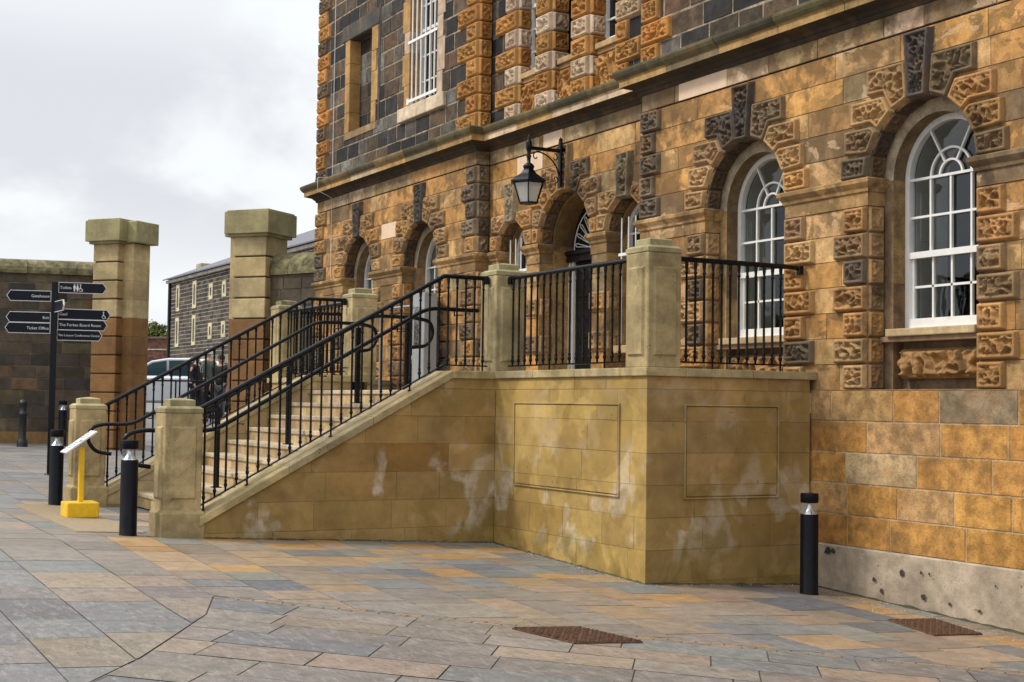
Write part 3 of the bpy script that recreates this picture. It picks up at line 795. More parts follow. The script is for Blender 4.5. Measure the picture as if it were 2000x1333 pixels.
for i in range(22):
    z0 = 5.655 + .268 * i; z1 = z0 + .268; od = i % 2
    if z0 < 9.6:
        w = (.52, .36)[od]; carve(fw_(YW), [(XL0 - .05, z0), (XL0 + w, z0), (XL0 + w, z1), (XL0 - .05, z1)], pal=P_UPO if i % 3 else [(1, (.14, .1, .07))], mat_=M_UPQ)
    if z0 < 8.1:
        w = (.64, .34)[od]; carve(fw_(YW), [(XL1 - w, z0), (XL1, z0), (XL1, z1), (XL1 - w, z1)], pal=P_UPO, mat_=M_UPQ)
        carve(fx_(XL1), [(YW, z0), (YC, z0), (YC, z1), (YW, z1)], margin=.03, pal=P_UPO, mat_=M_UPQ)
    if z0 < 7.4:
        pa = (P_UPP, P_UPO)[od]; pb = (P_UPO, P_UPP)[od]
        w = (.33, .62)[od]; carve(fw_(YC), [(UA[0] - w, z0), (UA[0], z0), (UA[0], z1), (UA[0] - w, z1)], pal=pa, mat_=M_UPQ)
        carve(fx_(UA[0]), [(YC, z0), (YC + .23, z0), (YC + .23, z1), (YC, z1)], margin=.03, pal=pa, mat_=M_UPQ)
        carve(fw_(YC - .03), [(UA[1], z0), (UN[0], z0), (UN[0], z1), (UA[1], z1)], pal=pa, mat_=M_UPQ)
        carve(fx_(UN[0]), [(YC - .03, z0), (YC + .23, z0), (YC + .23, z1), (YC - .03, z1)], margin=.03, pal=pa, mat_=M_UPQ)
        carve(fw_(YC - .03), [(UN[1], z0), (UC[0], z0), (UC[0], z1), (UN[1], z1)], pal=pb, mat_=M_UPQ)
        carve(fx_(UC[0]), [(YC - .03, z0), (YC + .23, z0), (YC + .23, z1), (YC - .03, z1)], margin=.03, pal=pb, mat_=M_UPQ)
        w = (.28, .56)[od]; carve(fw_(YC), [(UC[1], z0), (UC[1] + w, z0), (UC[1] + w, z1), (UC[1], z1)], pal=[(1, (.50, .36, .22))] if i == 3 else P_UPO, mat_=M_UPQ)
    if z0 < 6.5:
        w = (.36, .60)[od]; carve(fw_(YW), [(XR0, z0), (XR0 + w, z0), (XR0 + w, z1), (XR0, z1)], pal=P_UPO, mat_=M_UPQ)
# smooth jambs, lintels, sills of the upper windows
ORG = (.45, .26, .095); PAL = (.60, .45, .33)
for a, b, zt, rec, pal2 in ((BL[0], BL[1], 8.08, .20, 0), (BW[0], BW[1], 9.4, .24, 1)):
    for s, x in ((-1, a), (1, b)):
        uj = MB(); zz = 6.42; k = 0
        while zz < zt - .02:
            z2 = min(zt, zz + (.36, .52)[k % 2]); w = (.20, .27)[k % 2]
            col = (PAL if (k in (2, 5) or s == 1) else ORG) if pal2 else ORG
            x0, x1 = sorted((x, x + s * (w if not (pal2 == 0 and s == -1) else .21)))
            uj.bbox(x0, x1, YW - .014, YW + rec, zz + .003, z2 - .003, .006, col); zz = z2; k += 1
        uj.build('window_jamb', M_UPQ, B)
uj = MB(); uj.box(BL[0] - .22, BL[1] + .22, YW - .012, YW + .2, 6.30, 6.418, (.30, .20, .10))
uj.build('window_sill', M_UPQ, B); uj = MB(); uj.box(BL[1] + .27, BL[1] + .36, YW - .008, YW + .05, 6.33, 8.4, (.06, .055, .055))
uj.bbox(BL[0] - .34, BL[1] + .32, YW - .02, YW + .2, 8.085, 8.36, .01, (.075, .065, .06))
uj.build('window_lintel', M_UPQ, B)
s = MB(); s.bbox(-10.28, -8.55, YW - .06, YW + .24, 6.20, 6.415, .012, (.62, .50, .36)); s.build('window_sill', M_STEP, B)
def sash(a, b, z0, z1, y, parent, cols=2, rows=3):
    f = MB(); w = .06
    f.box(a, a + w, y, y + .07, z0, z1); f.box(b - w, b, y, y + .07, z0, z1); f.box(a + w, b - w, y, y + .07, z0, z0 + .09); f.box(a + w, b - w, y, y + .07, z1 - w, z1)
    f.box(a + w, b - w, y - .004, y + .065, (z0 + z1) / 2 - .025, (z0 + z1) / 2 + .025)
    for k in range(1, cols): x = a + (b - a) * k / cols; f.box(x - .012, x + .012, y + .015, y + .045, z0, z1)
    for k in range(1, rows * 2): z = z0 + (z1 - z0) * k / (rows * 2); f.box(a + w, b - w, y + .014, y + .044, z - .011, z + .011)
    o = f.build('window', M_WHITE, parent)
    p = MB(); p.poly([(a + w * .5, y + .05, z0), (b - w * .5, y + .05, z0), (b - w * .5, y + .05, z1), (a + w * .5, y + .05, z1)]); p.build('pane', M_GLASS, o)
sash(BW[0], BW[1], 6.42, 8.9, YW + .18, B, 3, 3)
sash(UA[0], UA[1], 6.33, 8.3, YC + .19, B, 2, 3); sash(UC[0], UC[1], 6.33, 8.3, YC + .19, B, 2, 3)
for a, b in (UA, UN, UC):
    ap = MB(); ap.bbox(a + .002, b - .002, YC + .02, YC + .25, 6.25, 6.325, .008, (.45, .30, .15)); ap.bbox(a + .002, b - .002, YC + .06, YC + .25, 6.19, 6.25, .006, (.40, .25, .12)); ap.build('window_sill', M_UPQ, B)
for a, b in (UA, UN, UC):
    carve(fw_(YC + .10), [(a, 5.66), (b, 5.66), (b, 6.19), (a, 6.19)], pal=P_UPO, mat_=M_UPQ, margin=.02, hp=.07, freq=10)
# window bars on the left upper window
b = MB()
for k in range(6): b.tube([(BW[0] + .10 + k * .168, YW - .005, 6.46), (BW[0] + .10 + k * .168, YW - .005, 8.85)], .0145, 7)
for z in (6.50, 7.46, 8.42): b.box(BW[0] - .03, BW[1] + .03, YW - .028, YW - .018, z - .022, z + .022)
for z in (6.50, 8.42): b.bbox(BW[0] - .06, BW[0] + .02, YW - .03, YW + .06, z - .05, z + .05, .006)
b.build('window_bars', M_WHITE, B)
# body of the building behind the facade, roof, cable
hb = MB()
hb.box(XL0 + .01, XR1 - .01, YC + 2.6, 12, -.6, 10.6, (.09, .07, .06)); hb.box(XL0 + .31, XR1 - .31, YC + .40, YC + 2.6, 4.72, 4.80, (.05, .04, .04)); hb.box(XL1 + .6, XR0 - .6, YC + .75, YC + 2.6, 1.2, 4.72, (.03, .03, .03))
hb.box(XL0 + .002, XL0 + .3, YW + .012, 12, -.6, 10.6, (.09, .07, .06)); hb.box(XR1 - .3, XR1 - .002, YW + .012, 12, -.6, 10.6, (.09, .07, .06))
hb.box(XL0 + .3, XR1 - .3, YC + .27, YC + 2.6, 8.9, 10.59, (.09, .07, .06))
hb.build('side_walls', M_BAS, B)
rf = MB(); rf.box(XL0 - .1, XR1 + .1, YW - .1, 12.1, 10.6, 10.9); rf.build('roof', M_ROOFF, B)
cbm = MB(); cbm.tube([(-13.22, YW - .02, 5.72), (-13.22, YW - .02, 7.5), (-13.21, YW - .02, 9.8)], .007, 6)
cbm.tube([(-13.22, YW - .02, 5.72), (-13.22, YW - .30, 5.68), (-13.22, YW - .30, 5.45), (-13.22, YW - .02, 5.34), (-13.22, YW - .02, 3.9)], .006, 6); cbm.build('cable', M_SIGNW, B)

# link the carved blocks: nearest 100 as parts, the rest as one
CARVED.sort(key=lambda t: t[0])
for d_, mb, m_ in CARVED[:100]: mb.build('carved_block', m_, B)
rest = MB()
for d_, mb, m_ in CARVED[100:]:
    o = len(rest.v); rest.v += mb.v; rest.f += [[o + i for i in f] for f in mb.f]; rest.c += mb.c; rest.sm += mb.sm
    rest.m += [0 if m_ is M_CARVE else 1] * len(mb.f)
ro = rest.build('carved_block', [M_CARVE, M_UPQ], B); ro['kind'] = 'stuff'

# ------------------------------------------------------------------ terrace and staircase
T = empty('stone_staircase', (-5.34, -.5, .2), 'pale sandstone entrance terrace with a flight of steps and square panelled pillars', 'staircase')
XA = -3.0; XB = -7.64; XF = -10.68; YD = YW - .0; W = .378
ZT = 2.0; ZF = 1.79
tw = MB()
CR = [-.6, -.3, .005, .305, .605, .905, 1.203, 1.5, 1.8, 1.922]
wall(tw, fw_(0), XA, 0, CR, [], P_TER_LIT, (.55, .95), .0035, .003, (.25, .175, .07))
wall(tw, fx_(0), 0, YP - .03, CR, [], P_TER_SHADED, (.5, .85), .0035, .003, (.20, .135, .055))  # mortar darkened with the stone for this shaded side
twf = MB(); wall(twf, fw_(0), XF, XB, CR, [], P_TER_LIT, (.55, .95), .0035, .003, (.25, .175, .07))
twf.poly([(XF, 0, -.6), (XF, YW, -.6), (XF, YW, 1.92), (XF, 0, 1.92)], (.4, .3, .13)); twf.build('terrace_wall', M_TER, T)
# raised panels with a moulded edge
def panel(M, a, b):
    z0, z1 = .775, 1.662
    for (u0, w0, u1, w1) in ((a, z0, b, z0 + .0), ):
        pass
    rws = [z0, .905, 1.203, 1.5, z1]
    wall(tw, M, a + .022, b - .022, [z0 + .022] + rws[1:-1] + [z1 - .022], [], P_TER_LIT if a < -1 else P_TER_SHADED, (.5, .9), .0045, .003, (.26, .2, .1), front=.014)
    # frame moulding round the panel
    for (p, q, h) in (((a, z0), (b, z0 + .012), .020), ((a, z1 - .012), (b, z1), .020), ((a, z0 + .012), (a + .012, z1 - .012), .019), ((b - .012, z0 + .012), (b, z1 - .012), .019)):
        tw.prism([(p[0], p[1]), (q[0], p[1]), (q[0], q[1]), (p[0], q[1])], M, -.01, h, (.40, .30, .13))
    e = .022
    for (p, q) in (((a + e, z0 + e), (b - e, z0 + e)), ((b - e, z0 + e), (b - e, z1 - e)), ((b - e, z1 - e), (a + e, z1 - e)), ((a + e, z1 - e), (a + e, z0 + e))):
        tw.poly([M(p[0], p[1], -.005), M(q[0], q[1], -.005), M(q[0], q[1], .013), M(p[0], p[1], .013)], (.40, .30, .13))
tw.build('terrace_wall', M_TER, T) if 0 else None
panel(fw_(0), -2.54, -.45); panel(fx_(0), .42, 1.535)
tw.build('terrace_wall', M_TER, T); tw = MB()
# stair side walls (string walls)
SL = .552; YS0 = -.545
slope_z = lambda y: min(ZT, ZT + SL * (y - YS0))
YE = -3.30
under = .085
pls = [(-SL, 1, ZT - under - SL * YS0)]
wall(tw, fx_(XA), YE, 0, CR, [], P_TER_SHADED, (.5, .9), .0035, .003, (.20, .135, .055), planes=pls)
for X in (XA - W, XB + W - .001):
    if X < -5: tw.build('string_wall', M_TER, T); tw = MB()
    Mi = (lambda X: (lambda u, z, h: (X - h, u, z)))(X) if X > -5 else (lambda X: (lambda u, z, h: (X + h, u, z)))(X)
    wall(tw, Mi, YE, 0, CR, [], P_STEP, (.45, .8), .0045, .004, (.25, .19, .1), planes=pls)
tw.build('string_wall', M_TER, T); tw = MB()
tw.poly([(XB, YE, -.6), (XB, 0, -.6), (XB, 0, ZT - under), (XB, YS0, ZT - under), (XB, YE, slope_z(YE) - under)], (.4, .3, .13))
# inner faces of the terrace parapet kerb
tw.build('string_wall', M_TER, T); tw = MB()
tw.box(XA, -.4, .35, .3501 + .05, ZF - .05, 1.921, (.40, .3, .15)); tw.box(-.40, -.35, .4, YP - .03, ZF - .05, 1.921, (.4, .3, .15))
tw.build('kerb', M_TER, T); tw = MB(); tw.box(XF + .4, XB, .35, .40, ZF - .05, 1.921, (.40, .3, .15)); tw.box(XF + .35, XF + .4, .4, YP - .03, ZF - .05, 1.921, (.4, .3, .15))
tw.build('kerb', M_TER, T)
fl_ = MB()
fl_.box(XF + .02, -.02, .02, YC + .9, ZF - .2, ZF, (.42, .33, .2)); fl_.build('terrace_floor', M_STEP, T)
# copings
cp = MB(); OV = .03
def coping_run(pts_fn, s0, s1, n, rnd=random.Random(9)):
    for k in range(n):
        a = s0 + (s1 - s0) * k / n + (.0025 if k else 0); b = s0 + (s1 - s0) * (k + 1) / n - (.0025 if k < n - 1 else 0)
        pts_fn(a, b, pick([(1, (.43, .335, .175)), (1, (.38, .31, .17)), (.6, (.32, .27, .145))], rnd))
coping_run(lambda a, b, c: cp.bbox(a, b, -OV, .42, 1.922, ZT, .007, c), XA + .03, 0 + OV - .45, 3)
cp.bbox(-.42 + .003, OV, -OV, .42, 1.922, ZT, .007, (.41, .32, .16))
coping_run(lambda a, b, c: cp.bbox(-.42, OV, a, b, 1.922, ZT, .007, c), .4235, YW + .001, 2)
cp.build('coping', M_COP, T); cp = MB()
coping_run(lambda a, b, c: cp.bbox(a, b, -OV, .42, 1.922, ZT, .007, c), XF + .42, XB, 3)
cp.bbox(XF - OV, XF + .417, -OV, .42, 1.922, ZT, .007, (.41, .32, .16))
coping_run(lambda a, b, c: cp.bbox(XF - OV, XF + .42, a, b, 1.922, ZT, .007, c), .4235, YW + .001, 2)
cp.build('coping', M_COP, T)
for x0, x1 in ((XA - W - .02, XA + OV), (XB - OV, XB + W + .02)):
    cp = MB()
    def seg(a, b, c, x0=x0, x1=x1):
        za, zb = slope_z(a), slope_z(b); t = .082; e = .008
        sec = lambda y, z: [(x0, y, z - t), (x1, y, z - t), (x1, y, z - e), (x1 - e, y, z), (x0 + e, y, z), (x0, y, z - e)]
        v = sec(a, za) + sec(b, zb)
        f = [(0, 5, 4, 3, 2, 1), (6, 7, 8, 9, 10, 11)] + [(i, (i + 1) % 6, 6 + (i + 1) % 6, 6 + i) for i in range(6)]
        cp.add(v, f, c)
    coping_run(seg, YE - .02, YS0 - .002, 3); seg(YS0 + .002, .36, (.40, .32, .16)); cp.build('coping', M_COP, T)
# steps
rnds = random.Random(21)
for i in range(9):
    zt = .465 + i * (1.79 - .465) / 8; y = -.61 - (8 - i) * .287
    s = MB(); x0, x1 = XB + W, XA - W
    yb = y + .30 if i < 8 else .02
    x = x0
    while x < x1 - .01:
        xe = x + rnds.uniform(.28, .42)
        if xe > x1 - .12: xe = x1
        s.bbox(x + .0015, xe - .0015, y + .022, yb + .05, zt - .185, zt - .052, .003, pick(P_STEP, rnds)); x = xe
    x = x0
    while x < x1 - .01:
        xe = x + rnds.uniform(.8, 1.1)
        if xe > x1 - .4: xe = x1
        s.bbox(x + .0015, xe - .0015, y, yb + .02, zt - .05, zt, .008, pick([(1, (.47, .385, .26)), (1, (.42, .34, .23))], rnds)); x = xe
    s.build('step', M_STEP, T)
# pillars
def pillar(x1, y0, zb, ztop, base, w=W):
    """outer +X/-Y corner at (x1,y0)"""
    x0 = x1 - w; y1 = y0 + w; m = MB()
    c = pick([(1, (.42, .335, .18)), (1, (.40, .31, .155))], R)
    zb2 = zb
    if base:
        e = .035; m.bbox(x0 - e, x1 + e, y0 - e, y1 + e, zb - .3, zb + base - .02, .012, (.36, .275, .14)); zb2 = zb + base
        v = [(x0 - e + .01, y0 - e + .01), (x1 + e - .01, y0 - e + .01), (x1 + e - .01, y1 + e - .01), (x0 - e + .01, y1 + e - .01)]
        u = [(x0, y0), (x1, y0), (x1, y1), (x0, y1)]
        m.add([(a, b_, zb2 - .021) for a, b_ in v] + [(a, b_, zb2 + .004) for a, b_ in u], [(i, (i + 1) % 4, 4 + (i + 1) % 4, 4 + i) for i in range(4)], (.36, .275, .14))
    m.bbox(x0, x1, y0, y1, zb2 - (.02 if base else 0), ztop - .062, .010, c)
    # raised bevelled panels
    zz0, zz1 = zb2 + .105, ztop - .19; q = .055
    for Mf, a, b_ in ((fw_(y0), x0, x1), (fx_(x1), y0, y1), ((lambda u, z, h: (x0 - h, u, z)), y0, y1), ((lambda u, z, h: (u, y1 + h, z)), x0, x1)):
        o = [(a + q, zz0), (b_ - q, zz0), (b_ - q, zz1), (a + q, zz1)]; i_ = [(a + q + .02, zz0 + .022), (b_ - q - .02, zz0 + .022), (b_ - q - .02, zz1 - .022), (a + q + .02, zz1 - .022)]
        m.add([Mf(u, z, -.002) for u, z in o] + [Mf(u, z, .022) for u, z in i_], [(4, 5, 6, 7)] + [(k, (k + 1) % 4, 4 + (k + 1) % 4, 4 + k) for k in range(4)], c)
    o = m.build('pillar', M_COP, T)
    m = MB(); z = ztop - .06
    r0 = [(x0 + .0, y0 + .0), (x1 - .0, y0 + .0), (x1 - .0, y1 - .0), (x0 + .0, y1 - .0)]
    def rg(e, z): return [(x0 + e, y0 + e, z), (x1 - e, y0 + e, z), (x1 - e, y1 - e, z), (x0 + e, y1 - e, z)]
    v = rg(.004, z) + rg(-.004, z + .006) + rg(-.004, z + .045) + rg(.03, z + .068) + rg(.062, z + .07) + rg(.062, z + .128) + rg(.075, z + .136) + rg(.17, z + .152)
    m.add(v, [(0, 3, 2, 1), (28, 29, 30, 31)] + [(k * 4 + i, k * 4 + (i + 1) % 4, k * 4 + 4 + (i + 1) % 4, k * 4 + 4 + i) for k in range(7) for i in range(4)], (.36, .31, .17))
    m.build('cap', M_COP, o)
pillar(0, 0, ZT, 3.14, 0); pillar(-3.02, 0, ZT, 3.14, 0); pillar(XB + W, 0, ZT, 3.14, 0); pillar(XF + W, 0, ZT, 3.14, 0)
pillar(-3.02, -3.674, .286, 1.565, .255); pillar(XB + W + .005, -3.674, .30, 1.565, .25)

# ------------------------------------------------------------------ railings
def baluster_mb(h, sl=0.):
    m = MB()
    m.lathe([(.011, .0), (.011, .035), (.017, .045), (.0205, .062), (.015, .078), (.0125, .085), (.0165, .10), (.0165, .108), (.0125, .118), (.0115, h - .13), (.016, h - .122), (.0175, h - .108), (.012, h - .096), (.017, h - .05), (.019, h - .02), (.013, h)], n=8)
    return m
def railing(name, pts, nb, h, label, ends=True, post_every=0, off0=.06, off1=.06):
    """pts: polyline of the coping line (x,y,z base of bottom rail); nb balusters per segment"""
    E_ = empty(name, pts[0], label, 'railing', 'black iron railings of the entrance stairs')
    V = [Vector(p) for p in pts]
    m = MB(); m.tube([p + Vector((0, 0, h + .0)) for p in V], .026, 10, rs=None)
    # end scroll plates
    m.build('top_rail', M_BLACK, E_)
    m = MB()
    for a, b_ in zip(V[:-1], V[1:]):
        t = (b_ - a); hx = Vector((t.y, -t.x, 0)).normalized() * .022; z = Vector((0, 0, .0075))
        m.add([a + hx - z, a - hx - z, a - hx + z, a + hx + z, b_ + hx - z, b_ - hx - z, b_ - hx + z, b_ + hx + z], [(0, 1, 2, 3), (7, 6, 5, 4), (0, 4, 5, 1), (1, 5, 6, 2), (2, 6, 7, 3), (3, 7, 4, 0)])
    m.build('bottom_rail', M_BLACK, E_)
    proto = None; legs = None; cnt = 0
    for (a, b_, n) in zip(V[:-1], V[1:], nb):
        L = (b_ - a).length
        for k in range(n):
            t = (k + .5) / n; p = a + (b_ - a) * t
            if proto is None:
                proto = baluster_mb(h - .012).build('baluster', M_BLACK, E_, local=True); o = proto
            else: o = proto.copy(); COL.objects.link(o)
            o.parent = E_; o.location = p - V[0]
            if cnt % 8 == 4 or (cnt == 0): legs = MB(); legs.tube([p + Vector((0, 0, -.075)), p + Vector((0, 0, .01))], .011, 6); legs.lathe([(.028, -.075), (.028, -.065), (.012, -.06)], tuple(p), 8); legs.build('foot', M_BLACK, E_)
            cnt += 1
    return E_
HR = .985
XRN = XA - W / 2; XRF = XB + W / 2 - .0
railing('iron_railing', [(-.40, .17, 2.065), (-3.00, .17, 2.065)], [19], HR, 'black iron railing along the terrace front between the tall corner pillar and the stair pillar')
railing('iron_railing', [(-.17, .40, 2.065), (-.17, YW - .25, 2.065)], [13], HR, 'short black iron railing between the tall corner pillar and the arched window wall')
zb = lambda y: ZT + .062 + SL * min(0, y - (YS0 - .02))
railing('iron_railing', [(XRN, -3.28, zb(-3.28)), (XRN, YS0 - .02, zb(0)), (XRN, -.02, zb(0))], [24, 5], HR, 'sloping black iron railing on the near side wall of the steps')
railing('iron_railing', [(XRF, -3.28, zb(-3.28)), (XRF, YS0 - .02, zb(0)), (XRF, -.02, zb(0))], [24, 5], HR, 'sloping black iron railing on the far side wall of the steps')
railing('iron_railing', [(XB - .05, .17, 2.065), (XF + .42, .17, 2.065)], [18], HR, 'black iron railing on the terrace beyond the far stair pillar')
railing('iron_railing', [(XF + .17, .40, 2.065), (XF + .17, YW - .25, 2.065)], [12], HR, 'black iron railing across the far end of the terrace')
m_ = MB()
# wall brackets where the rails meet pillars / wall
def knuckle(par, pts):
    m = MB()
    for p in pts: m.bbox(p[0] - .03, p[0] + .03, p[1] - .03, p[1] + .03, p[2] - .05, p[2] + .035, .008)
    m.build('bracket', M_BLACK, par)
for o in list(COL.objects):
    if o.name.startswith('iron_railing'):
        L = o.location
        if abs(L.x + .17) < .01: knuckle(o, [(-.17, YW - .06, 3.03)]); m = MB(); m.tube([(-.17, YW - .25, 3.05), (-.17, YW - .06, 3.045)], .024, 8); m.build('rail_end', M_BLACK, o)
        elif abs(L.x - XRN) < .01: knuckle(o, [(XRN, -.04, 3.03)])
        elif abs(L.x - XRF) < .01: knuckle(o, [(XRF, -.04, 3.03)])
        elif abs(L.x + .4) < .01: knuckle(o, [(-2.99, .17, 3.03)])

# handrails
def smooth_path(P, r=.09, n=5):
    P = [Vector(p) for p in P]; out = [P[0]]
    for i in range(1, len(P) - 1):
        a = (P[i - 1] - P[i]); b_ = (P[i + 1] - P[i]); ra = min(r, a.length * .45, b_.length * .45)
        p0 = P[i] + a.normalized() * ra; p1 = P[i] + b_.normalized() * ra
        for k in range(n + 1):
            t = k / n; out.append(p0 * (1 - t) ** 2 + P[i] * 2 * t * (1 - t) + p1 * t * t)
    out.append(P[-1]); return out
def handrail(X, label, posts, y_end, curl_top=True, side=0, ys=-4.0, yb=-3.05):
    E_ = empty('handrail', (X, -3.6, .3), label, 'handrail', 'handrails on the steps')
    z0, z1 = 1.325, 2.70; yt = yb + (z1 - z0) / .57
    pts = [(X, ys + .30, z0 - .37), (X, ys + .10, z0 - .34), (X, ys, z0 - .19), (X, ys + .05, z0 - .04), (X, ys + .2, z0), (X, yb, z0), (X, yt, z1), (X, y_end, z1)]
    if curl_top: pts += [(X, y_end + .22, z1 - .04), (X, y_end + .26, z1 - .2), (X, y_end + .17, z1 - .35), (X, y_end - .02, z1 - .37)]
    m = MB(); m.tube(smooth_path(pts, .12, 5), .024, 10); m.build('rail', M_BLACK, E_)
    for y in posts:
        zr = z1 if y > yt else (z0 + (y - yb) * .57 if y > yb else z0)
        i = int((y - (-.61 - 8 * .287)) / .287 // 1); zg = .30 if y < -2.9 else min(1.79, .465 + i * .1656)
        m = MB(); m.bbox(X - .028, X + .028, y - .028, y + .028, zg, zr - .05, .004); m.lathe([(.012, -.055), (.012, -.0)], (X, y, zr - .02), 8)
        m.bbox(X - .06, X + .06, y - .05, y + .05, zg, zg + .012, .003); m.build('post', M_BLACK, E_)
    if side:
        m = MB()
        for y in (-2.8, -1.9, -1.0, -.3):
            zr = z1 if y > yt else z0 + (y - yb) * .57
            m.tube([(X, y, zr), (X, y, zr - .07), (X + side * .20, y, zr - .07)], .009, 6)
        m.build('bracket', M_BLACK, E_)
handrail(-3.46, 'black tubular handrail fixed inside the near stair railing', [], .0, False, 1)
handrail(-5.15, 'black tubular handrail on posts down the middle of the steps', [-2.50, -1.64, -.77, -.11], -.02, ys=-3.21, yb=-3.0)
handrail(-6.93, 'black tubular handrail along the far side of the steps ending in a curl', [], -.02, True, -1, ys=-3.60)

# ------------------------------------------------------------------ wall lantern
LX = -5.25
LN = empty('wall_lantern', (LX, YC, 4.9), 'black hexagonal lantern on a scrolled iron bracket above the entrance arch', 'lantern')
m = MB(); m.bbox(LX - .03, LX + .03, YC - .12, YC - .085, 4.52, 5.14, .006); m.box(LX - .02, LX + .02, YC - .09, YC + .0, 4.58, 4.63); m.box(LX - .02, LX + .02, YC - .09, YC, 5.0, 5.05)
m.lathe([(.02, 0), (.03, .02), (.0, .06)], (LX, YC - .10, 5.14), 8)
ya = 1.63
m.bbox(LX - .018, LX + .018, ya, YC - .10, 4.985, 5.03, .004)
m.tube([(LX, YC - .11 - .02 * 0, 4.60)] + [(LX, YC - .11 - .36 * (1 - cos(t)), 4.60 + .37 * sin(t)) for t in [k * pi / 16 for k in range(1, 9)]], .011, 6)
def scroll(cy, cz, r0, a0, sgn): m.tube([(LX, cy + r0 * (1 - t / 9) * cos(a0 + sgn * t * .62), cz + r0 * (1 - t / 9) * sin(a0 + sgn * t * .62)) for t in range(9)], .008, 6)
scroll(1.74, 4.90, .065, pi * .4, 1); scroll(2.02, 4.91, .06, pi * .5, -1); scroll(2.03, 4.63, .06, -pi * .5, 1)
m.build('bracket', M_BLACK, LN)
m = MB()
m.lathe([(.0, 5.17), (.006, 5.13), (.016, 5.12), (.012, 5.10), (.030, 5.07), (.036, 5.045), (.036, 4.99), (.024, 4.96), (.018, 4.92), (.030, 4.90), (.022, 4.88), (.02, 4.83), (.05, 4.81), (.066, 4.785), (.060, 4.77), (.055, 4.755)], (LX, ya, 0), 12)
m.lathe([(.052, 4.76), (.075, 4.735), (.10, 4.70), (.19, 4.640), (.225, 4.612), (.225, 4.598), (.2, 4.594)], (LX, ya, 0), 6, smooth=False, rot=pi / 6)
m.build('lantern_roof', M_BLACK, LN)
m = MB()
for k in range(6):
    a = 2 * pi * k / 6 + pi / 6; b_ = a + pi / 3
    p = lambda r, ang, z: (LX + r * cos(ang), ya + r * sin(ang), z)
    m.tube([p(.185, a, 4.595), p(.108, a, 4.37)], .0075, 5); m.tube([p(.108, a, 4.372), p(.108, b_, 4.372)], .009, 5); m.tube([p(.187, a, 4.592), p(.187, b_, 4.592)], .008, 5)
m.lathe([(.02, 4.35), (.105, 4.372)], (LX, ya, 0), 6, rot=pi / 6); m.build('lantern_frame', M_BLACK, LN)
m = MB()
for k in range(6):
    a = 2 * pi * k / 6 + pi / 6; b_ = a + pi / 3
    m.poly([p(.180, a, 4.59), p(.180, b_, 4.59), p(.103, b_, 4.375), p(.103, a, 4.375)])
m.build('glass', M_LAMPG, LN)
m = MB(); m.lathe([(.02, 4.36), (.02, 4.42), (.03, 4.44), (.034, 4.5), (.02, 4.54), (.0, 4.55)], (LX, ya, 0), 10); m.build('bulb', M_SIGNW, LN)
for ch in LN.children:
    if ch.name.split('.')[0] != 'bracket':
        k = 1.17; pv_ = Vector((0, ya - YC, 5.0 - 4.9)); ch.scale = (k, k, k); ch.location = pv_ - pv_ * k + Vector((0, 0, .012))

# ------------------------------------------------------------------ lit bollards
def bollard(x, y, label, h=.935, first=[None]):
    if first[0] is None:
        E_ = empty('light_bollard', (0, 0, 0), label, 'bollard', 'black light bollards on the paving')
        m = MB(); m.lathe([(.088, -.05), (.088, .006), (.084, .010), (.084, .735), (.080, .742)], n=28); m.build('body', M_BOL, E_, True)
        m = MB(); m.lathe([(.074, .742), (.06, .757), (.036, .785), (.024, .82), (.020, .85)], n=24); m.build('reflector', M_ALU, E_, True)
        m = MB(); m.lathe([(.078, .742), (.078, .85)], n=28); m.build('lens', M_CLEAR, E_, True)
        m = MB(); m.lathe([(.080, .848), (.084, .853), (.084, .928), (.080, .935)], n=28); m.build('cap', M_BOL, E_, True)
        first[0] = E_; o = E_
    else: o = copy_tree(first[0])
    o.location = (x, y, gz(x, y)); o['label'] = label; return o
bollard(.556, 1.463, 'black light bollard beside the panelled terrace wall on the right')
bollard(-3.20, -3.97, 'black light bollard in front of the near foot pillar of the steps')
bollard(-7.226, -3.897, 'black light bollard in front of the dark signpost')
bollard(-19.946, -1.347, 'distant black light bollard behind the far foot pillar')
CB = empty('cast_iron_bollard', (-19.55, -2.22, gz(-19.55, -2.22)), 'old round-topped cast iron bollard against the dark boundary wall', 'bollard')
m = MB(); m.lathe([(.11, -.05), (.11, .08), (.095, .12), (.075, .16), (.072, .62), (.09, .64), (.09, .67), (.07, .69), (.07, .84), (.085, .86), (.085, .89), (.06, .94), (.0, .96)], n=16); m.build('post', M_CAST, CB, True)

# ------------------------------------------------------------------ fingerpost
ANG = atan2(.98, .19)
SGX, SGY = -11.805, -3.112; SG = empty('direction_signpost', (SGX, SGY, gz(SGX, SGY)), 'tall black fingerpost with white edged direction signs on both sides', 'signpost', rz=ANG)
m = MB(); m.bbox(-.047, .047, -.047, .047, -.1, 2.985, .006); m.lathe([(.08, -.02), (.08, .015), (.05, .02)], n=16); m.build('pole', M_BLACK, SG, True)
def text_mesh(parent, s, size, x, z, y, align='LEFT', mat_=M_SIGNW):
    cu = bpy.data.curves.new('lettering', 'FONT'); cu.body = s; cu.size = size; cu.align_x = align; cu.align_y = 'CENTER'; cu.extrude = .001
    o = bpy.data.objects.new('lettering', cu); COL.objects.link(o)
    bpy.context.view_layer.update()
    me = bpy.data.meshes.new_from_object(o.evaluated_get(bpy.context.evaluated_depsgraph_get()))
    bpy.data.objects.remove(o); me.materials.clear(); me.materials.append(mat_); me.name = 'lettering'
    t = bpy.data.objects.new('lettering', me); COL.objects.link(t); t.parent = parent
    t.location = (x, y, z); t.rotation_euler = (pi / 2, 0, 0); return t
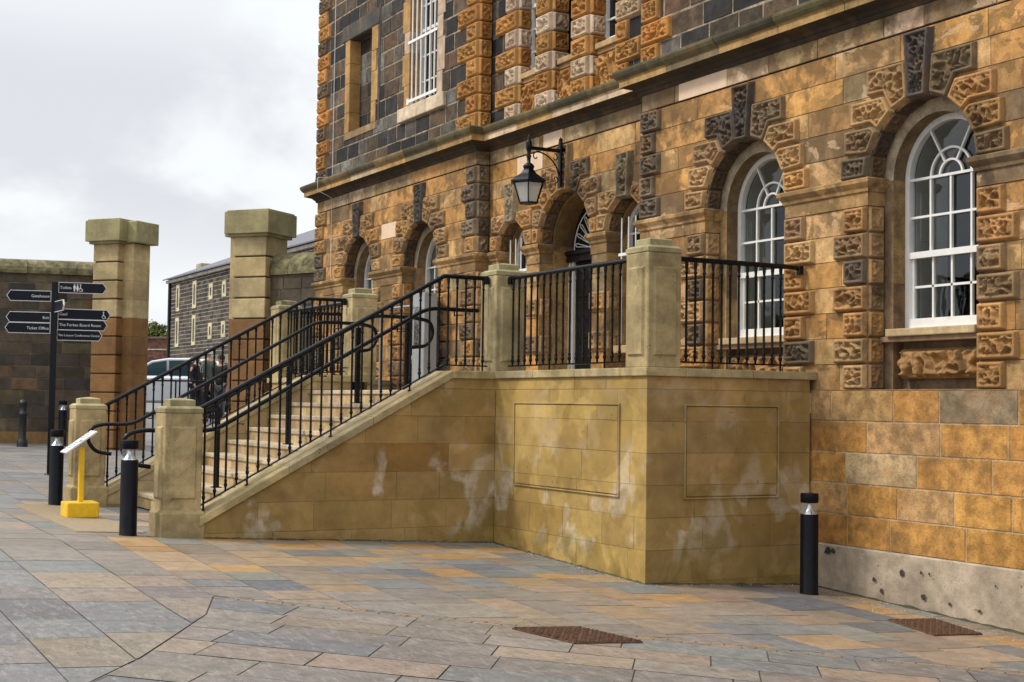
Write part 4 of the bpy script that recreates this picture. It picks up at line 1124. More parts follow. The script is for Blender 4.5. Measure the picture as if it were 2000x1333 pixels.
def finger(side, z0, L, txt, icons='', yaw=0., size=.062, x0=.052, lab=None):
    h = .168; s = side
    piv = bpy.data.objects.new('sign_panel', None)
    def outl(e):
        if s > 0: return [(x0 + e, e), (x0 + L - .055 - e * .3, e), (x0 + L - e * 1.1, h / 2), (x0 + L - .055 - e * .3, h - e), (x0 + e, h - e)]
        return [(-x0 - e, e), (-x0 - e, h - e), (-x0 - L + .055 + e * .3, h - e), (-x0 - L + e * 1.1, h / 2), (-x0 - L + .055 + e * .3, e)]
    m = MB(); m.prism(outl(0), lambda u, w, hh: (u, -hh, w), -.012, .010, mi=0)
    o = m.build('sign_panel', M_SIGNW, SG, True); o.location = (0, 0, z0); o.rotation_euler = (0, 0, radians(yaw))
    m = MB(); m.prism(outl(.010), lambda u, w, hh: (u, -hh, w), .009, .0125); m.build('sign_face', M_SIGN, o, True)
    if txt: text_mesh(o, txt, size, (x0 + .022) if s > 0 else (-x0 - .022), h / 2 - .003, -.0135, 'LEFT' if s > 0 else 'RIGHT')
    def icon(kind, cx):
        m = MB(); fr = lambda u, w, hh: (u, -hh, w)
        def disc(x, z, r): m.prism([(x + r * cos(2 * pi * k / 12), z + r * sin(2 * pi * k / 12)) for k in range(12)], fr, .0126, .014)
        def pg(*q): m.prism(list(q), fr, .0126, .014)
        zc = h / 2
        if kind == 'm': disc(cx, zc + .045, .011); pg((cx - .018, zc + .03), (cx - .018, zc - .01), (cx - .011, zc - .01), (cx - .010, zc - .055), (cx + .010, zc - .055), (cx + .011, zc - .01), (cx + .018, zc - .01), (cx + .018, zc + .03))
        if kind == 'f': disc(cx, zc + .045, .011); pg((cx - .010, zc + .03), (cx - .024, zc - .022), (cx - .009, zc - .022), (cx - .009, zc - .055), (cx + .009, zc - .055), (cx + .009, zc - .022), (cx + .024, zc - .022), (cx + .010, zc + .03))
        if kind == 'w':
            disc(cx - .006, zc + .045, .011); pg((cx - .012, zc + .03), (cx - .012, zc - .004), (cx + .000, zc - .004), (cx + .000, zc + .03))
            pg((cx - .012, zc - .004), (cx + .018, zc - .010), (cx + .034, zc - .05), (cx + .026, zc - .052), (cx + .012, zc - .020), (cx - .012, zc - .014))
            for k in range(10):
                a0 = radians(120 + k * 21); a1 = radians(120 + (k + 1) * 21); q0, q1 = .030, .023
                pg(*[(cx + r_ * cos(a), zc - .026 + r_ * sin(a)) for r_, a in ((q0, a0), (q0, a1), (q1, a1), (q1, a0))])
        m.build('pictogram', M_SIGNW, o, True)
    for kind, cx in icons: icon(kind, cx)
    return o
def zy(py): return (931 - py) / 126.5
finger(1, zy(574.5), .72, 'Toilets', [('m', .29), ('f', .335), ('w', .385)], -3)
finger(1, zy(626.5), .79, 'Gaol', [('w', .74)], 2)
finger(1, zy(647.5), .745, 'The Forbes Board Room', [], 1, .062)
finger(1, zy(668), .68, 'The Lanyon Conference Centre', [], 0, .0475, x0=.045)
finger(-1, zy(592.5), .66, 'Gatehouse', [], -6)
finger(-1, zy(634.5), .66, 'Exit', [], -5)
finger(-1, zy(655.5), .67, 'Ticket Office', [], -4)
m = finger(1, zy(613.5), .62, '', [], -78, x0=.05)
m = finger(1, zy(589.5), .62, '', [], 74, x0=.05)

# ------------------------------------------------------------------ yellow information stand
YX, YY = -5.38, -3.98; yg = gz(YX, YY)
YS = empty('information_stand', (YX, YY, yg), 'yellow painted metal stand with a tilted white notice in front of the far foot pillar', 'sign stand')
m = MB(); m.bbox(-.18, .18, -.18, .17, 0.005, .175, .012); m.build('base', M_YEL, YS, True)
m = MB(); m.bbox(-.028, .028, -.028, .028, .17, .78, .004); m.build('post', M_YEL, YS, True)
m = MB()
t = .62; ay, az = -cos(t), -sin(t)   # slope direction toward -Y, downwards
def pp(u, w, h_): return (u, .13 + w * ay + h_ * -sin(t) , .965 + w * az + h_ * cos(t))
m.prism([(-.16, 0), (.16, 0), (.16, .41), (-.16, .41)], pp, -.012, .004); po = m.build('notice_board', M_SIGNW, YS, True)
m = MB(); m.prism([(-.145, .015), (.145, .015), (.145, .395), (-.145, .395)], pp, .0045, .006); m.build('notice', M_SIGNW, po, True)
m = MB(); rr = random.Random(4)
for k in range(11):
    w = .04 + k * .031
    if k in (4, 5): continue
    x = -.125
    while x < .06 + rr.random() * .06:
        L = rr.uniform(.015, .04); m.prism([(x, w), (x + L, w), (x + L, w + .010), (x, w + .010)], pp, .0062, .0068); x += L + .008
m.prism([(.03, .17), (.12, .17), (.12, .215), (.03, .215)], pp, .0062, .0068)
m.build('printed_lines', simple('grey_ink', (.12, .13, .16), .6), po, True)

# ------------------------------------------------------------------ terrace: lift cabinet
LC = empty('grey_lift_cabinet', (-8.6, 1.7, ZF), 'tall pale grey metal cabinet standing against the wall by the left arched window', 'cabinet')
m = MB(); m.bbox(-8.82, -8.40, 1.62, 1.84, ZF, 3.30, .01); m.build('body', M_GREYM, LC)
m = MB(); m.box(-8.74, -8.48, 1.608, 1.622, 2.5, 3.1); m.build('panel', M_ALU, LC)
m = MB(); m.tube([(-8.8, 1.60, 3.12), (-10.0, 1.60, 3.12)], .018, 8); m.tube([(-10.0, 1.60, ZF), (-10.0, 1.60, 3.12)], .018, 8); m.build('guard_rail', M_GREYM, LC)

# ------------------------------------------------------------------ iron covers
def grate(name, corners, label, ridges):
    V = [Vector((x, y, gz(x, y) + .012)) for x, y in corners]
    E_ = empty(name, tuple(V[0]), label, 'drain cover')
    a, b_, c_, d_ = V
    m = MB(); lp = lambda u, w, h: tuple(a + (b_ - a) * u + (d_ - a) * w + Vector((0, 0, h)))
    m.prism([(0, 0), (1, 0), (1, 1), (0, 1)], lp, -.02, .001)
    m.build('cover', M_RUST, E_)
    m = MB(); n = 15
    for i in range(n):
        for j in range(n):
            u, w = (i + .5) / n, (j + .5) / n; s = .34 / n
            q = [(u - s * 1.2, w - s * .5), (u + s * 1.2, w - s * .5), (u + s * 1.2, w + s * .5), (u - s * 1.2, w + s * .5)] if (i + j) % 2 else [(u - s * .5, w - s * 1.2), (u + s * .5, w - s * 1.2), (u + s * .5, w + s * 1.2), (u - s * .5, w + s * 1.2)]
            m.prism(q, lp, .0, ridges, cap0=False)
    m.build('tread_pattern', M_RUST, E_)
G1 = [(2.09, -2.53), (2.66, -2.36), (2.64, -1.93), (2.10, -1.98)]
G2 = [(1.97, 1.11), (2.655, .95), (2.62, 1.50), (1.965, 1.645)]
grate('manhole_cover', G1, 'rusty chequered iron cover set in the foreground paving', .009)
grate('drain_cover', G2, 'dark rusty iron cover in the paving near the rendered wall base', .005)

# ------------------------------------------------------------------ ground and paving
gm = MB()
xs = [-420, -300, -200, -140, -100, -80, -60, -50, -42, -36, -32, -29, -26.5, -24, -21.5, -19, -17, -15] + [-14 + .5 * i for i in range(60)] + [17, 20, 26, 35, 60, 120, 250, 400]
ys = [-400, -200, -100, -50, -30, -20, -15] + [-12 + .5 * i for i in range(30)] + [4, 6, 9, 12, 16, 25, 40, 70, 120, 250, 400]
idx = {}
V = []
for i, x in enumerate(xs):
    for j, y in enumerate(ys): idx[i, j] = len(V); V.append((x, y, gz(x, y) - .012))
F = [(idx[i, j], idx[i + 1, j], idx[i + 1, j + 1], idx[i, j + 1]) for i in range(len(xs) - 1) for j in range(len(ys) - 1)]
gm.add(V, F, (.1, .09, .08))
g_ = gm.build('ground', M_FAR, None); g_['kind'] = 'structure'
pv = MB(); prnd = random.Random(77)
P_SL = [(3, (.235, .185, .14)), (2.2, (.17, .17, .165)), (2.0, (.31, .215, .125)), (1.2, (.37, .22, .095)), (1.4, (.21, .205, .175)), (.5, (.125, .13, .14)), (1.2, (.28, .205, .145))]
P_OLD = [(3, (.185, .163, .145)), (2.6, (.155, .154, .154)), (1.2, (.23, .185, .14)), (1, (.14, .132, .128))]
P_MIX = [(3, (.215, .183, .152)), (2.0, (.172, .172, .168)), (1.8, (.26, .20, .145))]
P_FARP = [(3, (.21, .20, .19)), (2.4, (.185, .185, .185)), (1.6, (.24, .2, .165))]
sdir = Vector((1.31, 1.80)).normalized(); sn = Vector((sdir.y, -sdir.x))   # sn points to +X -Y (camera side)
s0 = Vector((.61, -4.24))
cut1 = sn.dot(s0)
# curve (arc) between the left region and the rotated foreground slabs
curve = [(.61, -4.25), (1.35, -4.52), (2.06, -4.92), (2.76, -5.32), (3.34, -5.72), (4.6, -6.75), (6.5, -8.6)]
def slab(poly, pal, j=.009, th=.012):
    q = inset(poly, j / 2 + prnd.uniform(-.001, .002))
    if len(q) < 3: return
    f = inset(q, .003)
    if len(f) != len(q): return
    n = len(q); dz = prnd.uniform(-.0012, .0012)
    pv.add([(x, y, gz(x, y) - .014) for x, y in q] + [(x, y, gz(x, y) + dz) for x, y in f], [list(range(n, 2 * n))] + [[i, (i + 1) % n, n + (i + 1) % n, n + i] for i in range(n)], pick(pal, prnd))
def slab_pieces(poly, bands, pal, j=.011):
    q = inset(poly, j / 2 + prnd.uniform(-.001, .002))
    if len(q) < 3: return
    dz = prnd.uniform(-.0012, .0012); col = pick(pal, prnd)
    for pl_ in bands:
        f = clip(q, pl_)
        if len(f) >= 3: pv.poly([(x, y, gz(x, y) + dz) for x, y in f], col)
def rows_region(origin, e1, e2, n1, w2, l1, planes_list, palf, rng1, jitter=0, excl=None, j=.009, pieces=False):
    """rows run along e1, stacked along e2"""
    t2 = rng1[2]
    while t2 < rng1[3]:
        wv = prnd.choice(w2); t1 = rng1[0] - prnd.uniform(0, 1)
        while t1 < rng1[1]:
            L = prnd.uniform(*l1)
            pts = [(t1, t2), (t1 + L, t2), (t1 + L, t2 + wv), (t1, t2 + wv)]
            P = [(origin[0] + a * e1[0] + b_ * e2[0], origin[1] + a * e1[1] + b_ * e2[1]) for a, b_ in pts]
            if pieces:
                cx = sum(p[0] for p in P) / 4; cy = sum(p[1] for p in P) / 4; slab_pieces(P, planes_list, palf(cx, cy), j); t1 += L; continue
            for planes in planes_list:
                q = clip(P, planes)
                if len(q) >= 3:
                    cx = sum(p[0] for p in q) / len(q); cy = sum(p[1] for p in q) / len(q)
                    if not (excl and excl(cx, cy)): slab(q, palf(cx, cy), j)
            t1 += L
        t2 += wv
SW = .115
side_back = (sn.x, sn.y, cut1 - SW / 2 - .003)             # behind the strip
side_front = (-sn.x, -sn.y, -(cut1 + SW / 2 + .003))
def palA(x, y):
    w = (x * .8 - y * .6)          # nearer the camera -> older slabs
    k = w + prnd.uniform(-1.4, 1.4)
    if x < -8: return P_FARP
    return P_SL if k < 2.2 else P_MIX
hidden = lambda x, y: (-10.6 < x < -.1 and .1 < y) or (-7.3 < x < -3.4 and -2.6 < y < .1) or (y > 2.1)
# Region A: behind the strip and behind the curve's start  (left of line through the start of the curve)
def hp(p, q):      # half plane to the left of p->q kept
    nx, ny = (q[1] - p[1]), -(q[0] - p[0]); L = math.hypot(nx, ny); nx /= L; ny /= L
    return (nx, ny, nx * p[0] + ny * p[1])
# A1: y > -4.24 side, behind strip ; A2: y <= -4.24 region left of the curve, larger slabs
rows_region((0, 0), (1, 0), (0, 1), 0, [.36, .45, .45, .56], (.30, .78), [[side_back, (0, -1, 4.24)]], palA, (-16, 5.6, -4.24, 2.2), excl=hidden)
cp_planes = []
# region below y=-4.24, left/below of the curve -> split into convex strips by x
for (p, q) in zip(curve[:-1], curve[1:]):
    ln = hp(q, p); ln = (ln[0], ln[1], ln[2] - .006)
    cp_planes.append([(-1, 0, -p[0]), (1, 0, q[0]), (0, 1, -4.24), ln])
cp_planes.append([(1, 0, curve[0][0]), (0, 1, -4.24)])
rows_region((0, 0), (1, 0), (0, 1), 0, [.48, .55, .64], (.40, .9), cp_planes, lambda x, y: P_FARP if x < -6 else (P_OLD if x > .2 else P_MIX), (-16, 6.6, -12.52, -4.2), j=.007, pieces=True)
# region C: camera side of the strip, above the curve, laid parallel to the strip
cc = []
for (p, q) in zip(curve[:-1], curve[1:]):
    ln = hp(p, q); ln = (ln[0], ln[1], ln[2] - .006); cc.append([side_front, (-1, 0, -p[0]), (1, 0, q[0]), ln])
cc.append([side_front, (-1, 0, -6.5)])
# exclude sliver handling: clip each slab against the true convex-ish boundary using all curve lines at once where x spans
def regionC():
    e1 = (sdir.x, sdir.y); e2 = (sn.x, sn.y); t2 = SW / 2 + .003
    while t2 < 8.5:
        wv = prnd.choice([.32, .38, .44]); t1 = -4.5 - prnd.uniform(0, 1)
        while t1 < 11:
            L = prnd.uniform(.55, 1.0)
            P = [(s0.x + a * e1[0] + b_ * e2[0], s0.y + a * e1[1] + b_ * e2[1]) for a, b_ in ((t1, t2), (t1 + L, t2), (t1 + L, t2 + wv), (t1, t2 + wv))]
            cy = sum(p[1] for p in P) / 4; slab_pieces(P, cc, P_OLD if prnd.random() < .6 else P_MIX, .008)
            t1 += L
        t2 += wv
regionC()
# cobble strip
t = 0
while t < 9.5:
    L = prnd.uniform(.19, .25)
    for k in (0, 1):
        a, b_ = -SW / 2 + k * SW / 2, -SW / 2 + (k + 1) * SW / 2; o = .0 if k else .1
        P = [(s0.x + q * sdir.x + w * sn.x, s0.y + q * sdir.y + w * sn.y) for q, w in ((t + o, a), (t + L + o, a), (t + L + o, b_), (t + o, b_))]
        slab(P, P_SL, .010)
    t += L
po_ = pv.build('paving', M_PAVE, None); po_['kind'] = 'structure'
bd = MB(); V = []; idx = {}
xs2 = [-16 + .5 * i for i in range(60)]; ys2 = [-12.5 + .5 * i for i in range(30)]
for i, x in enumerate(xs2):
    for j, y in enumerate(ys2): idx[i, j] = len(V); V.append((x, y, gz(x, y) - .007))
bd.add(V, [(idx[i, j], idx[i + 1, j], idx[i + 1, j + 1], idx[i, j + 1]) for i in range(len(xs2) - 1) for j in range(len(ys2) - 1)])
o = bd.build('paving_joints', M_GROUND, None); o['kind'] = 'structure'
# ribbed buff tactile paving before the steps
tp = MB(); xa, xb, ya_, yb_ = -7.2, -3.45, -4.42, -3.72
for i in range(15):
    x0, x1 = xa + (xb - xa) * i / 15, xa + (xb - xa) * (i + 1) / 15
    q = [(x0 + .002, ya_), (x1 - .002, ya_), (x1 - .002, yb_), (x0 + .002, yb_)]
    tp.poly([(x, y, gz(x, y) + .006) for x, y in q])
    for k in range(4):
        u = x0 + (x1 - x0) * (k + .5) / 4; tp.poly([(u - .012, ya_, gz(u, ya_) + .011), (u + .012, ya_, gz(u, ya_) + .011), (u + .012, yb_, gz(u, yb_) + .011), (u - .012, yb_, gz(u, yb_) + .011)])
tp.poly([(xa, ya_, gz(xa, ya_) - .02), (xb, ya_, gz(xb, ya_) - .02), (xb, ya_, gz(xb, ya_) + .006), (xa, ya_, gz(xa, ya_) + .006)])
tp.poly([(xb, ya_, gz(xb, ya_) - .02), (xb, yb_, gz(xb, yb_) - .02), (xb, yb_, gz(xb, yb_) + .006), (xb, ya_, gz(xb, ya_) + .006)])
o = tp.build('tactile_paving', M_TACT, None); o['kind'] = 'structure'
def grime(p, q, n, wmax, nrm):
    m = MB(); pr = None; sd0 = prnd.uniform(0, 50)
    for i in range(n + 1):
        t = i / n; x = p[0] + (q[0] - p[0]) * t; y = p[1] + (q[1] - p[1]) * t
        k = .5 + .5 * noise.noise(Vector((t * n * .35 + sd0, 3.1, 0))) + .35 * noise.noise(Vector((t * n * .9 + sd0, 9.1, 0)))
        w = max(.006, wmax * k); h = max(.004, .028 * k)
        a = (x - nrm[0] * .004, y - nrm[1] * .004, gz(x, y) + h); b_ = (x + nrm[0] * w * .45, y + nrm[1] * w * .45, gz(x, y) + h * .55); c_ = (x + nrm[0] * w, y + nrm[1] * w, gz(x, y) - .002)
        if pr:
            m.add([pr[0], pr[1], b_, a], [(0, 1, 2, 3)], (.07, .06, .035), 0, True); m.add([pr[1], pr[2], c_, b_], [(0, 1, 2, 3)], (.09, .075, .05), 0, True)
        pr = (a, b_, c_)
    o = m.build('dirt', M_MOSS, None); return o
for k_, (p, q, n_, w_, nn) in enumerate((((XA, 0), (0, 0), 90, .05, (0, -1)), ((0, 0), (0, YP - .03), 60, .05, (1, 0)), ((0, YP - .03), (XR1, YP - .03), 110, .07, (0, -1)), ((XA, 0), (XA, -3.26), 100, .035, (1, 0)))):
    tag(grime(p, q, n_, w_, nn), ('dark dirt gathered at the foot of the terrace front', 'dark dirt gathered at the foot of the right-hand terrace side', 'dark mossy dirt along the foot of the rendered wall base', 'dark dirt gathered at the foot of the stair side wall')[k_], 'dirt', None, 'stuff')
# loose grit along the wall feet
gt = MB(); gr = random.Random(8)
def grit(x, y, s):
    z = gz(x, y); v = [(x + s * gr.uniform(-1, 1), y + s * gr.uniform(-1, 1), z + s * gr.uniform(0, .2)) for _ in range(3)] + [(x, y, z + s * gr.uniform(.5, 1.2))]
    k = gr.uniform(.6, 1.2); gt.add(v, [(0, 1, 3), (1, 2, 3), (2, 0, 3)], (k, k, k))
for _ in range(1500):
    t = gr.random()
    if t < .35: x = gr.uniform(-3, 0); y = -abs(gr.gauss(0, .09)) - .01
    elif t < .5: x = abs(gr.gauss(0, .06)); y = gr.uniform(0, 1.9)
    elif t < .85: x = gr.uniform(.05, 3.2); y = YP - .03 - abs(gr.gauss(0, .28))
    elif t < .93: x = XA + abs(gr.gauss(0, .05)); y = gr.uniform(-3.2, 0)
    else: x = gr.uniform(-1, 4); y = gr.uniform(-4, 1.5)
    grit(x, y, gr.uniform(.003, .008))
o = gt.build('grit', M_GRIT, None); tag(o, 'pale loose grit scattered along the foot of the walls', 'grit', None, 'stuff')

# ------------------------------------------------------------------ gate piers and boundary walls
PH = radians(38)
def gate_pier(cx, cy, ztop, label, strip_side, hw=.36):
    E_ = empty('gate_pier', (cx, cy, gz(cx, cy)), label, 'gate pier', 'tall stone gate piers', rz=PH)
    g0 = gz(cx, cy); H = ztop - g0
    m = MB(); c1 = (.46, .37, .20); rnd = random.Random(int(cx * 10))
    z = -.3; zc = H - .50; n = 11; hh = zc / n
    zsplit = H * .60
    for k in range(-1, n):
        z0 = k * hh; z1 = z0 + hh; old = z1 < zc * .64
        col = pick([(2, (.235, .115, .04)), (1, (.20, .10, .04))] if old else [(2, (.46, .36, .19)), (1, (.46, .345, .18))], rnd)
        dk = (.12, .085, .045)
        m.bbox(-hw, hw, -hw, hw, z0 + .016, z1 - .016, .012, col)            # rusticated front face
        m.box(-hw + .035, hw - .035, -hw + .035, hw - .035, z0 - .001, z1 + .001, dk)
        if strip_side > 0: m.bbox(-.26 + hw, hw + .24, -hw + .20, hw + .1, z0 + .001, z1 - .001, .008, col)
        else: m.bbox(-hw - .15, -hw + .2, -hw + .13, hw, z0 + .001, z1 - .001, .008, col)
    m.build('shaft', M_GATE, E_, True)
    m = MB(); e = .125; m.bbox(-hw - e + .06, hw + e - .06, -hw - e + .06, hw + e - .06, H - .515, H - .45, .005, (.33, .29, .15)); m.bbox(-hw - e, hw + e, -hw - e, hw + e, H - .46, H - .03, .008, (.33, .29, .15))
    if strip_side > 0: m.bbox(hw - .1, hw + .24 + e, -hw + .20 - e + .06, hw + .1 + e, H - .485, H - .035, .02, (.33, .29, .15))
    else: m.bbox(-hw - .15 - e, -hw, -hw + .10, hw + e - .01, H - .485, H - .035, .02, (.33, .29, .15))
    m.bbox(-hw - e + .03, hw + e - .03, -hw - e + .03, hw + e - .03, H - .031, H, .012, (.33, .29, .15)); m.build('cap', M_GATE, E_, True)
gate_pier(-19.13, -.52, 5.36, 'tall sandstone gate pier with a flat cap beside the fingerpost', 1, .32)
gate_pier(-15.77, 1.50, 5.32, 'tall sandstone gate pier standing nearest the main building', -1, .38)
def rubble_wall(name, p0, p1, h, label, cap=.42, th=.5, zc=None):
    P0 = Vector((p0[0], p0[1])); P1 = Vector((p1[0], p1[1])); D = P1 - P0; L = D.length; D.normalize(); Nn = Vector((D.y, -D.x))
    E_ = empty(name, (p0[0], p0[1], gz(*p0)), label, 'wall')
    M = lambda u, z, hh: (P0.x + D.x * u + Nn.x * hh, P0.y + D.y * u + Nn.y * hh, z)
    zb = min(gz(*p0), gz(*p1)) - .3; m = MB(); rows = [zb]; rnd = random.Random(int(L * 7))
    while rows[-1] < h - cap - .15: rows.append(rows[-1] + rnd.uniform(.22, .34))
    rows.append(h - cap)
    wall(m, M, 0, L, rows, [], P_RUB, (.3, .65), .018, .012, (.17, .14, .10), rnd, wob=.012)
    m.prism([(0, zb), (L, zb), (L, h - cap), (0, h - cap)], M, -th, -.02, (.12, .1, .08))
    m.build('wall_face', M_RUB, E_)
    m = MB(); n = 10; k = max(1, int(L / 1.0))
    for s in range(k):
        a, b_ = L * s / k + .004, L * (s + 1) / k - .004; col = pick([(1, (.22, .19, .10)), (1, (.18, .16, .085))], rnd)
        V = []
        for u in (a, b_):
            V += [M(u, h - cap - .02, .05)] + [M(u, h - cap + .04 + (cap - .05) * sin(pi * i / n), .06 - (th + .10) * (1 - cos(pi * i / n)) / 2) for i in range(n + 1)] + [M(u, h - cap - .02, -th - .03)]
        q = n + 3
        m.add(V, [tuple(range(q)), tuple(reversed(range(q, 2 * q)))] + [(i, i + 1, q + i + 1, q + i) for i in range(q - 1)], col)
    m.build('coping', M_MOSS, E_)
    # base course
    bt = gz(*p1) + .27; m = MB(); m.prism([(0, zb), (L, zb), (L, bt), (0, bt)], M, -.1, .05, (.24, .14, .06)); m.build('base_course', M_GATE, E_)
rubble_wall('boundary_wall', (-25.2, -22.8), (-20.2, -.05), 4.62, 'dark rubble stone boundary wall with a rounded mossy coping behind the signpost', .31)
rubble_wall('boundary_wall', (-15.85, 1.35), (-13.9, 2.25), 4.50, 'short rubble wall with rounded coping joining the gate pier to the main building')

# ------------------------------------------------------------------ beyond the gate
yaw, pitch, roll, FP = 1.074, .0444, .014, 2790.4
fwv = Vector((-sin(yaw) * cos(pitch), cos(yaw) * cos(pitch), sin(pitch)))
rgt = fwv.cross(Vector((0, 0, 1))).normalized(); upv = rgt.cross(fwv)
Rr = rgt * cos(roll) + upv * sin(roll); Uu = -rgt * sin(roll) + upv * cos(roll)

# old prison wing
def az(px): return yaw + math.atan((1000 - px) / FP)
def ground_pt(px, d): return (CAM.x - d * sin(az(px)) / cos(az(px) - yaw), CAM.y + d * cos(az(px)) / cos(az(px) - yaw))
def far_wing():
    p0 = ground_pt(330, 118); dirv = Vector((1, 0)); Nn = Vector((0, -1)); L = 74
    E_ = empty('prison_wing', (p0[0], p0[1], 2.6), 'long dark stone prison wing with rows of small barred windows beyond the gate', 'building')
    M = lambda u, z, hh: (p0[0] + dirv.x * u + Nn.x * hh, p0[1] + dirv.y * u + Nn.y * hh, z)
    H = 11.25; z0 = 1.5; m = MB(); rnd = random.Random(2)
    rows = [5.0]
    while rows[-1] < H: rows.append(rows[-1] + rnd.uniform(.26, .34))
    P_FW = [(3, (.055, .045, .040)), (2, (.09, .066, .05)), (1.2, (.035, .034, .036)), (1.2, (.14, .11, .075))]
    wall(m, M, 0, L, rows, [], P_FW, (.55, 1.1), .055, .01, (.36, .33, .27), rnd)
    m.prism([(0, z0), (L, z0), (L, 5.0), (0, 5.0)], M, -.3, .03, (.25, .22, .15)); m.prism([(0, z0), (L, z0), (L, H), (0, H)], M, -12, -.05, (.07, .06, .05))
    m.build('wall', M_RUB, E_)
    def win(u, z, w, h, bars=False):
        f = MB(); t = .28
        for (a, b_, c_, d_) in ((u - w / 2 - t, u + w / 2 + t, z - t, z), (u - w / 2 - t, u + w / 2 + t, z + h, z + h + t), (u - w / 2 - t, u - w / 2, z, z + h), (u + w / 2, u + w / 2 + t, z, z + h)):
            f.prism([(a, c_), (b_, c_), (b_, d_), (a, d_)], M, -.05, .05, (.62, .55, .36))
        o = f.build('window', M_GATE, E_)
        g = MB(); g.prism([(u - w / 2, z), (u + w / 2, z), (u + w / 2, z + h), (u - w / 2, z + h)], M, -.05, .012); g.build('pane', M_GLASS, o)
    for u in (2.4, 7.2):
        win(u, 9.1, .45, 1.6); win(u, 6.2, .45, 1.8)
    for k in range(16):
        u = 11.6 + k * 3.35; win(u, 9.55, .40, .62); win(u, 6.55, .40, .65)
    m = MB()
    m.prism([(-.6, H), (L, H), (L, H + .22), (-.6, H + .22)], M, -.2, .25, (.62, .58, .5)); m.build('eaves_board', M_GATE, E_)
    m = MB()
    V = [M(-.7, H + .22, .5), M(L, H + .22, .5), M(L, H + .32, .5), M(-.7, H + .32, .5), M(-.7, H + 3.3, -6), M(L, H + 3.3, -6), M(-.7, H + .3, -12.5), M(L, H + .3, -12.5)]
    V[4] = M(24, H + 3.3, -6)
    m.add(V, [(0, 1, 2, 3), (3, 2, 5, 4), (4, 5, 7, 6), (3, 4, 6)]); m.build('roof', M_SLATE, E_)
    m = MB(); m.tube([M(.15, 2, .12), M(.15, H, .12)], .12, 8); m.build('downpipe', M_CAST, E_)
    m = MB(); m.prism([(3.2, H + .3), (4.6, H + .3), (4.6, H + 1.4), (3.2, H + 1.4)], M, -2.4, -1.2, (.4, .35, .2)); m.build('chimney', M_GATE, E_)
far_wing()
# red brick wall
p0 = ground_pt(200, 126); p1 = ground_pt(345, 124)
def brickwall():
    E_ = empty('red_brick_wall', (p0[0], p0[1], 2.3), 'high red brick wall beyond the gate, left of the prison wing', 'wall')
    P0 = Vector(p0); P1 = Vector(p1); D = P1 - P0; L = D.length; D.normalize(); Nn = Vector((D.y, -D.x))
    M = lambda u, z, hh: (P0.x + D.x * u + Nn.x * hh, P0.y + D.y * u + Nn.y * hh, z)
    m = MB(); rnd = random.Random(6); rows = [2.5 + .15 * i for i in range(31)]
    wall(m, M, 0, L, rows, [], [(2, (.145, .055, .038)), (1, (.11, .045, .035)), (1, (.18, .08, .055))], (.3, .5), .012, .01, (.22, .17, .13), rnd)
    m.prism([(0, 1), (L, 1), (L, 6.95), (0, 6.95)], M, -.4, -.02, (.15, .06, .04)); m.build('brick_face', M_RUB, E_)
    m = MB(); m.prism([(0, 6.95), (L, 6.95), (L, 7.12), (0, 7.12)], M, -.5, .1, (.18, .14, .10)); m.build('coping', M_RUB, E_)
    m = MB(); m.prism([(0, 5.95), (L, 5.95), (L, 6.05), (0, 6.05)], M, -.02, .03, (.55, .5, .42)); m.build('string_course', M_GATE, E_)
brickwall()
# tree beyond the brick wall
def leaf_mat(name, c):
    m, nt, b = mat(name); at = nt.nodes.new('ShaderNodeAttribute'); at.attribute_name = 'col'
    nt.links.new(at.outputs['Color'], b.inputs['Base Color']); b.inputs['Roughness'].default_value = .6
    return m
M_LEAF = leaf_mat('leaves', (.08, .12, .02)); M_BARK = simple('bark', (.09, .065, .045), .9, 0, .4, 12, .8)
def tree(px, d, zc, rx, rz_, label, seed):
    x, y = ground_pt(px, d); g0 = gz(x, y); E_ = empty('tree', (x, y, g0), label, 'tree'); rnd = random.Random(seed)
    m = MB(); m.tube([(x, y, g0 - .3), (x + .1, y, g0 + 1.4), (x, y + .1, zc)], .2, 8, rs=[.26, .2, .10])
    for k in range(7):
        a = rnd.uniform(0, 6.28); m.tube([(x, y, g0 + 1.6 + k * .25), (x + rx * .7 * cos(a), y + rx * .7 * sin(a), zc + rnd.uniform(-.3, .6) * rz_)], .06, 5, rs=[.08, .025])
    m.build('trunk', M_BARK, E_)
    m = MB(); cl = [(rnd.gauss(0, .42), rnd.gauss(0, .42), rnd.gauss(0, .38)) for _ in range(34)]
    for c_ in cl:
        k = rnd.uniform(.6, 1.4)
        for _ in range(110):
            p = Vector((x + (c_[0] + rnd.gauss(0, .13)) * rx, y + (c_[1] + rnd.gauss(0, .13)) * rx, zc + (c_[2] + rnd.gauss(0, .13)) * rz_))
            a = Vector((rnd.gauss(0, 1), rnd.gauss(0, 1), rnd.gauss(0, 1))).normalized() * .14; b_ = a.cross(Vector((rnd.gauss(0, 1), rnd.gauss(0, 1), rnd.gauss(0, 1)))).normalized() * .08
            m.poly([p - a, p + b_, p + a, p - b_], (.13 * k, .16 * k, .025 * k))
    m.build('crown', M_LEAF, E_)
tree(306, 130, 7.7, 2.1, 1.15, 'green bushy tree top showing over the red brick wall', 3)

# ------------------------------------------------------------------ car
cx_, cy_ = ground_pt(325, 38.5)
CARG = gz(cx_, cy_)
CR_ = empty('parked_car', (cx_, cy_, CARG), 'silver white hatchback parked beyond the gate', 'car', rz=yaw_car if False else atan2(-rgt.y, -rgt.x) )
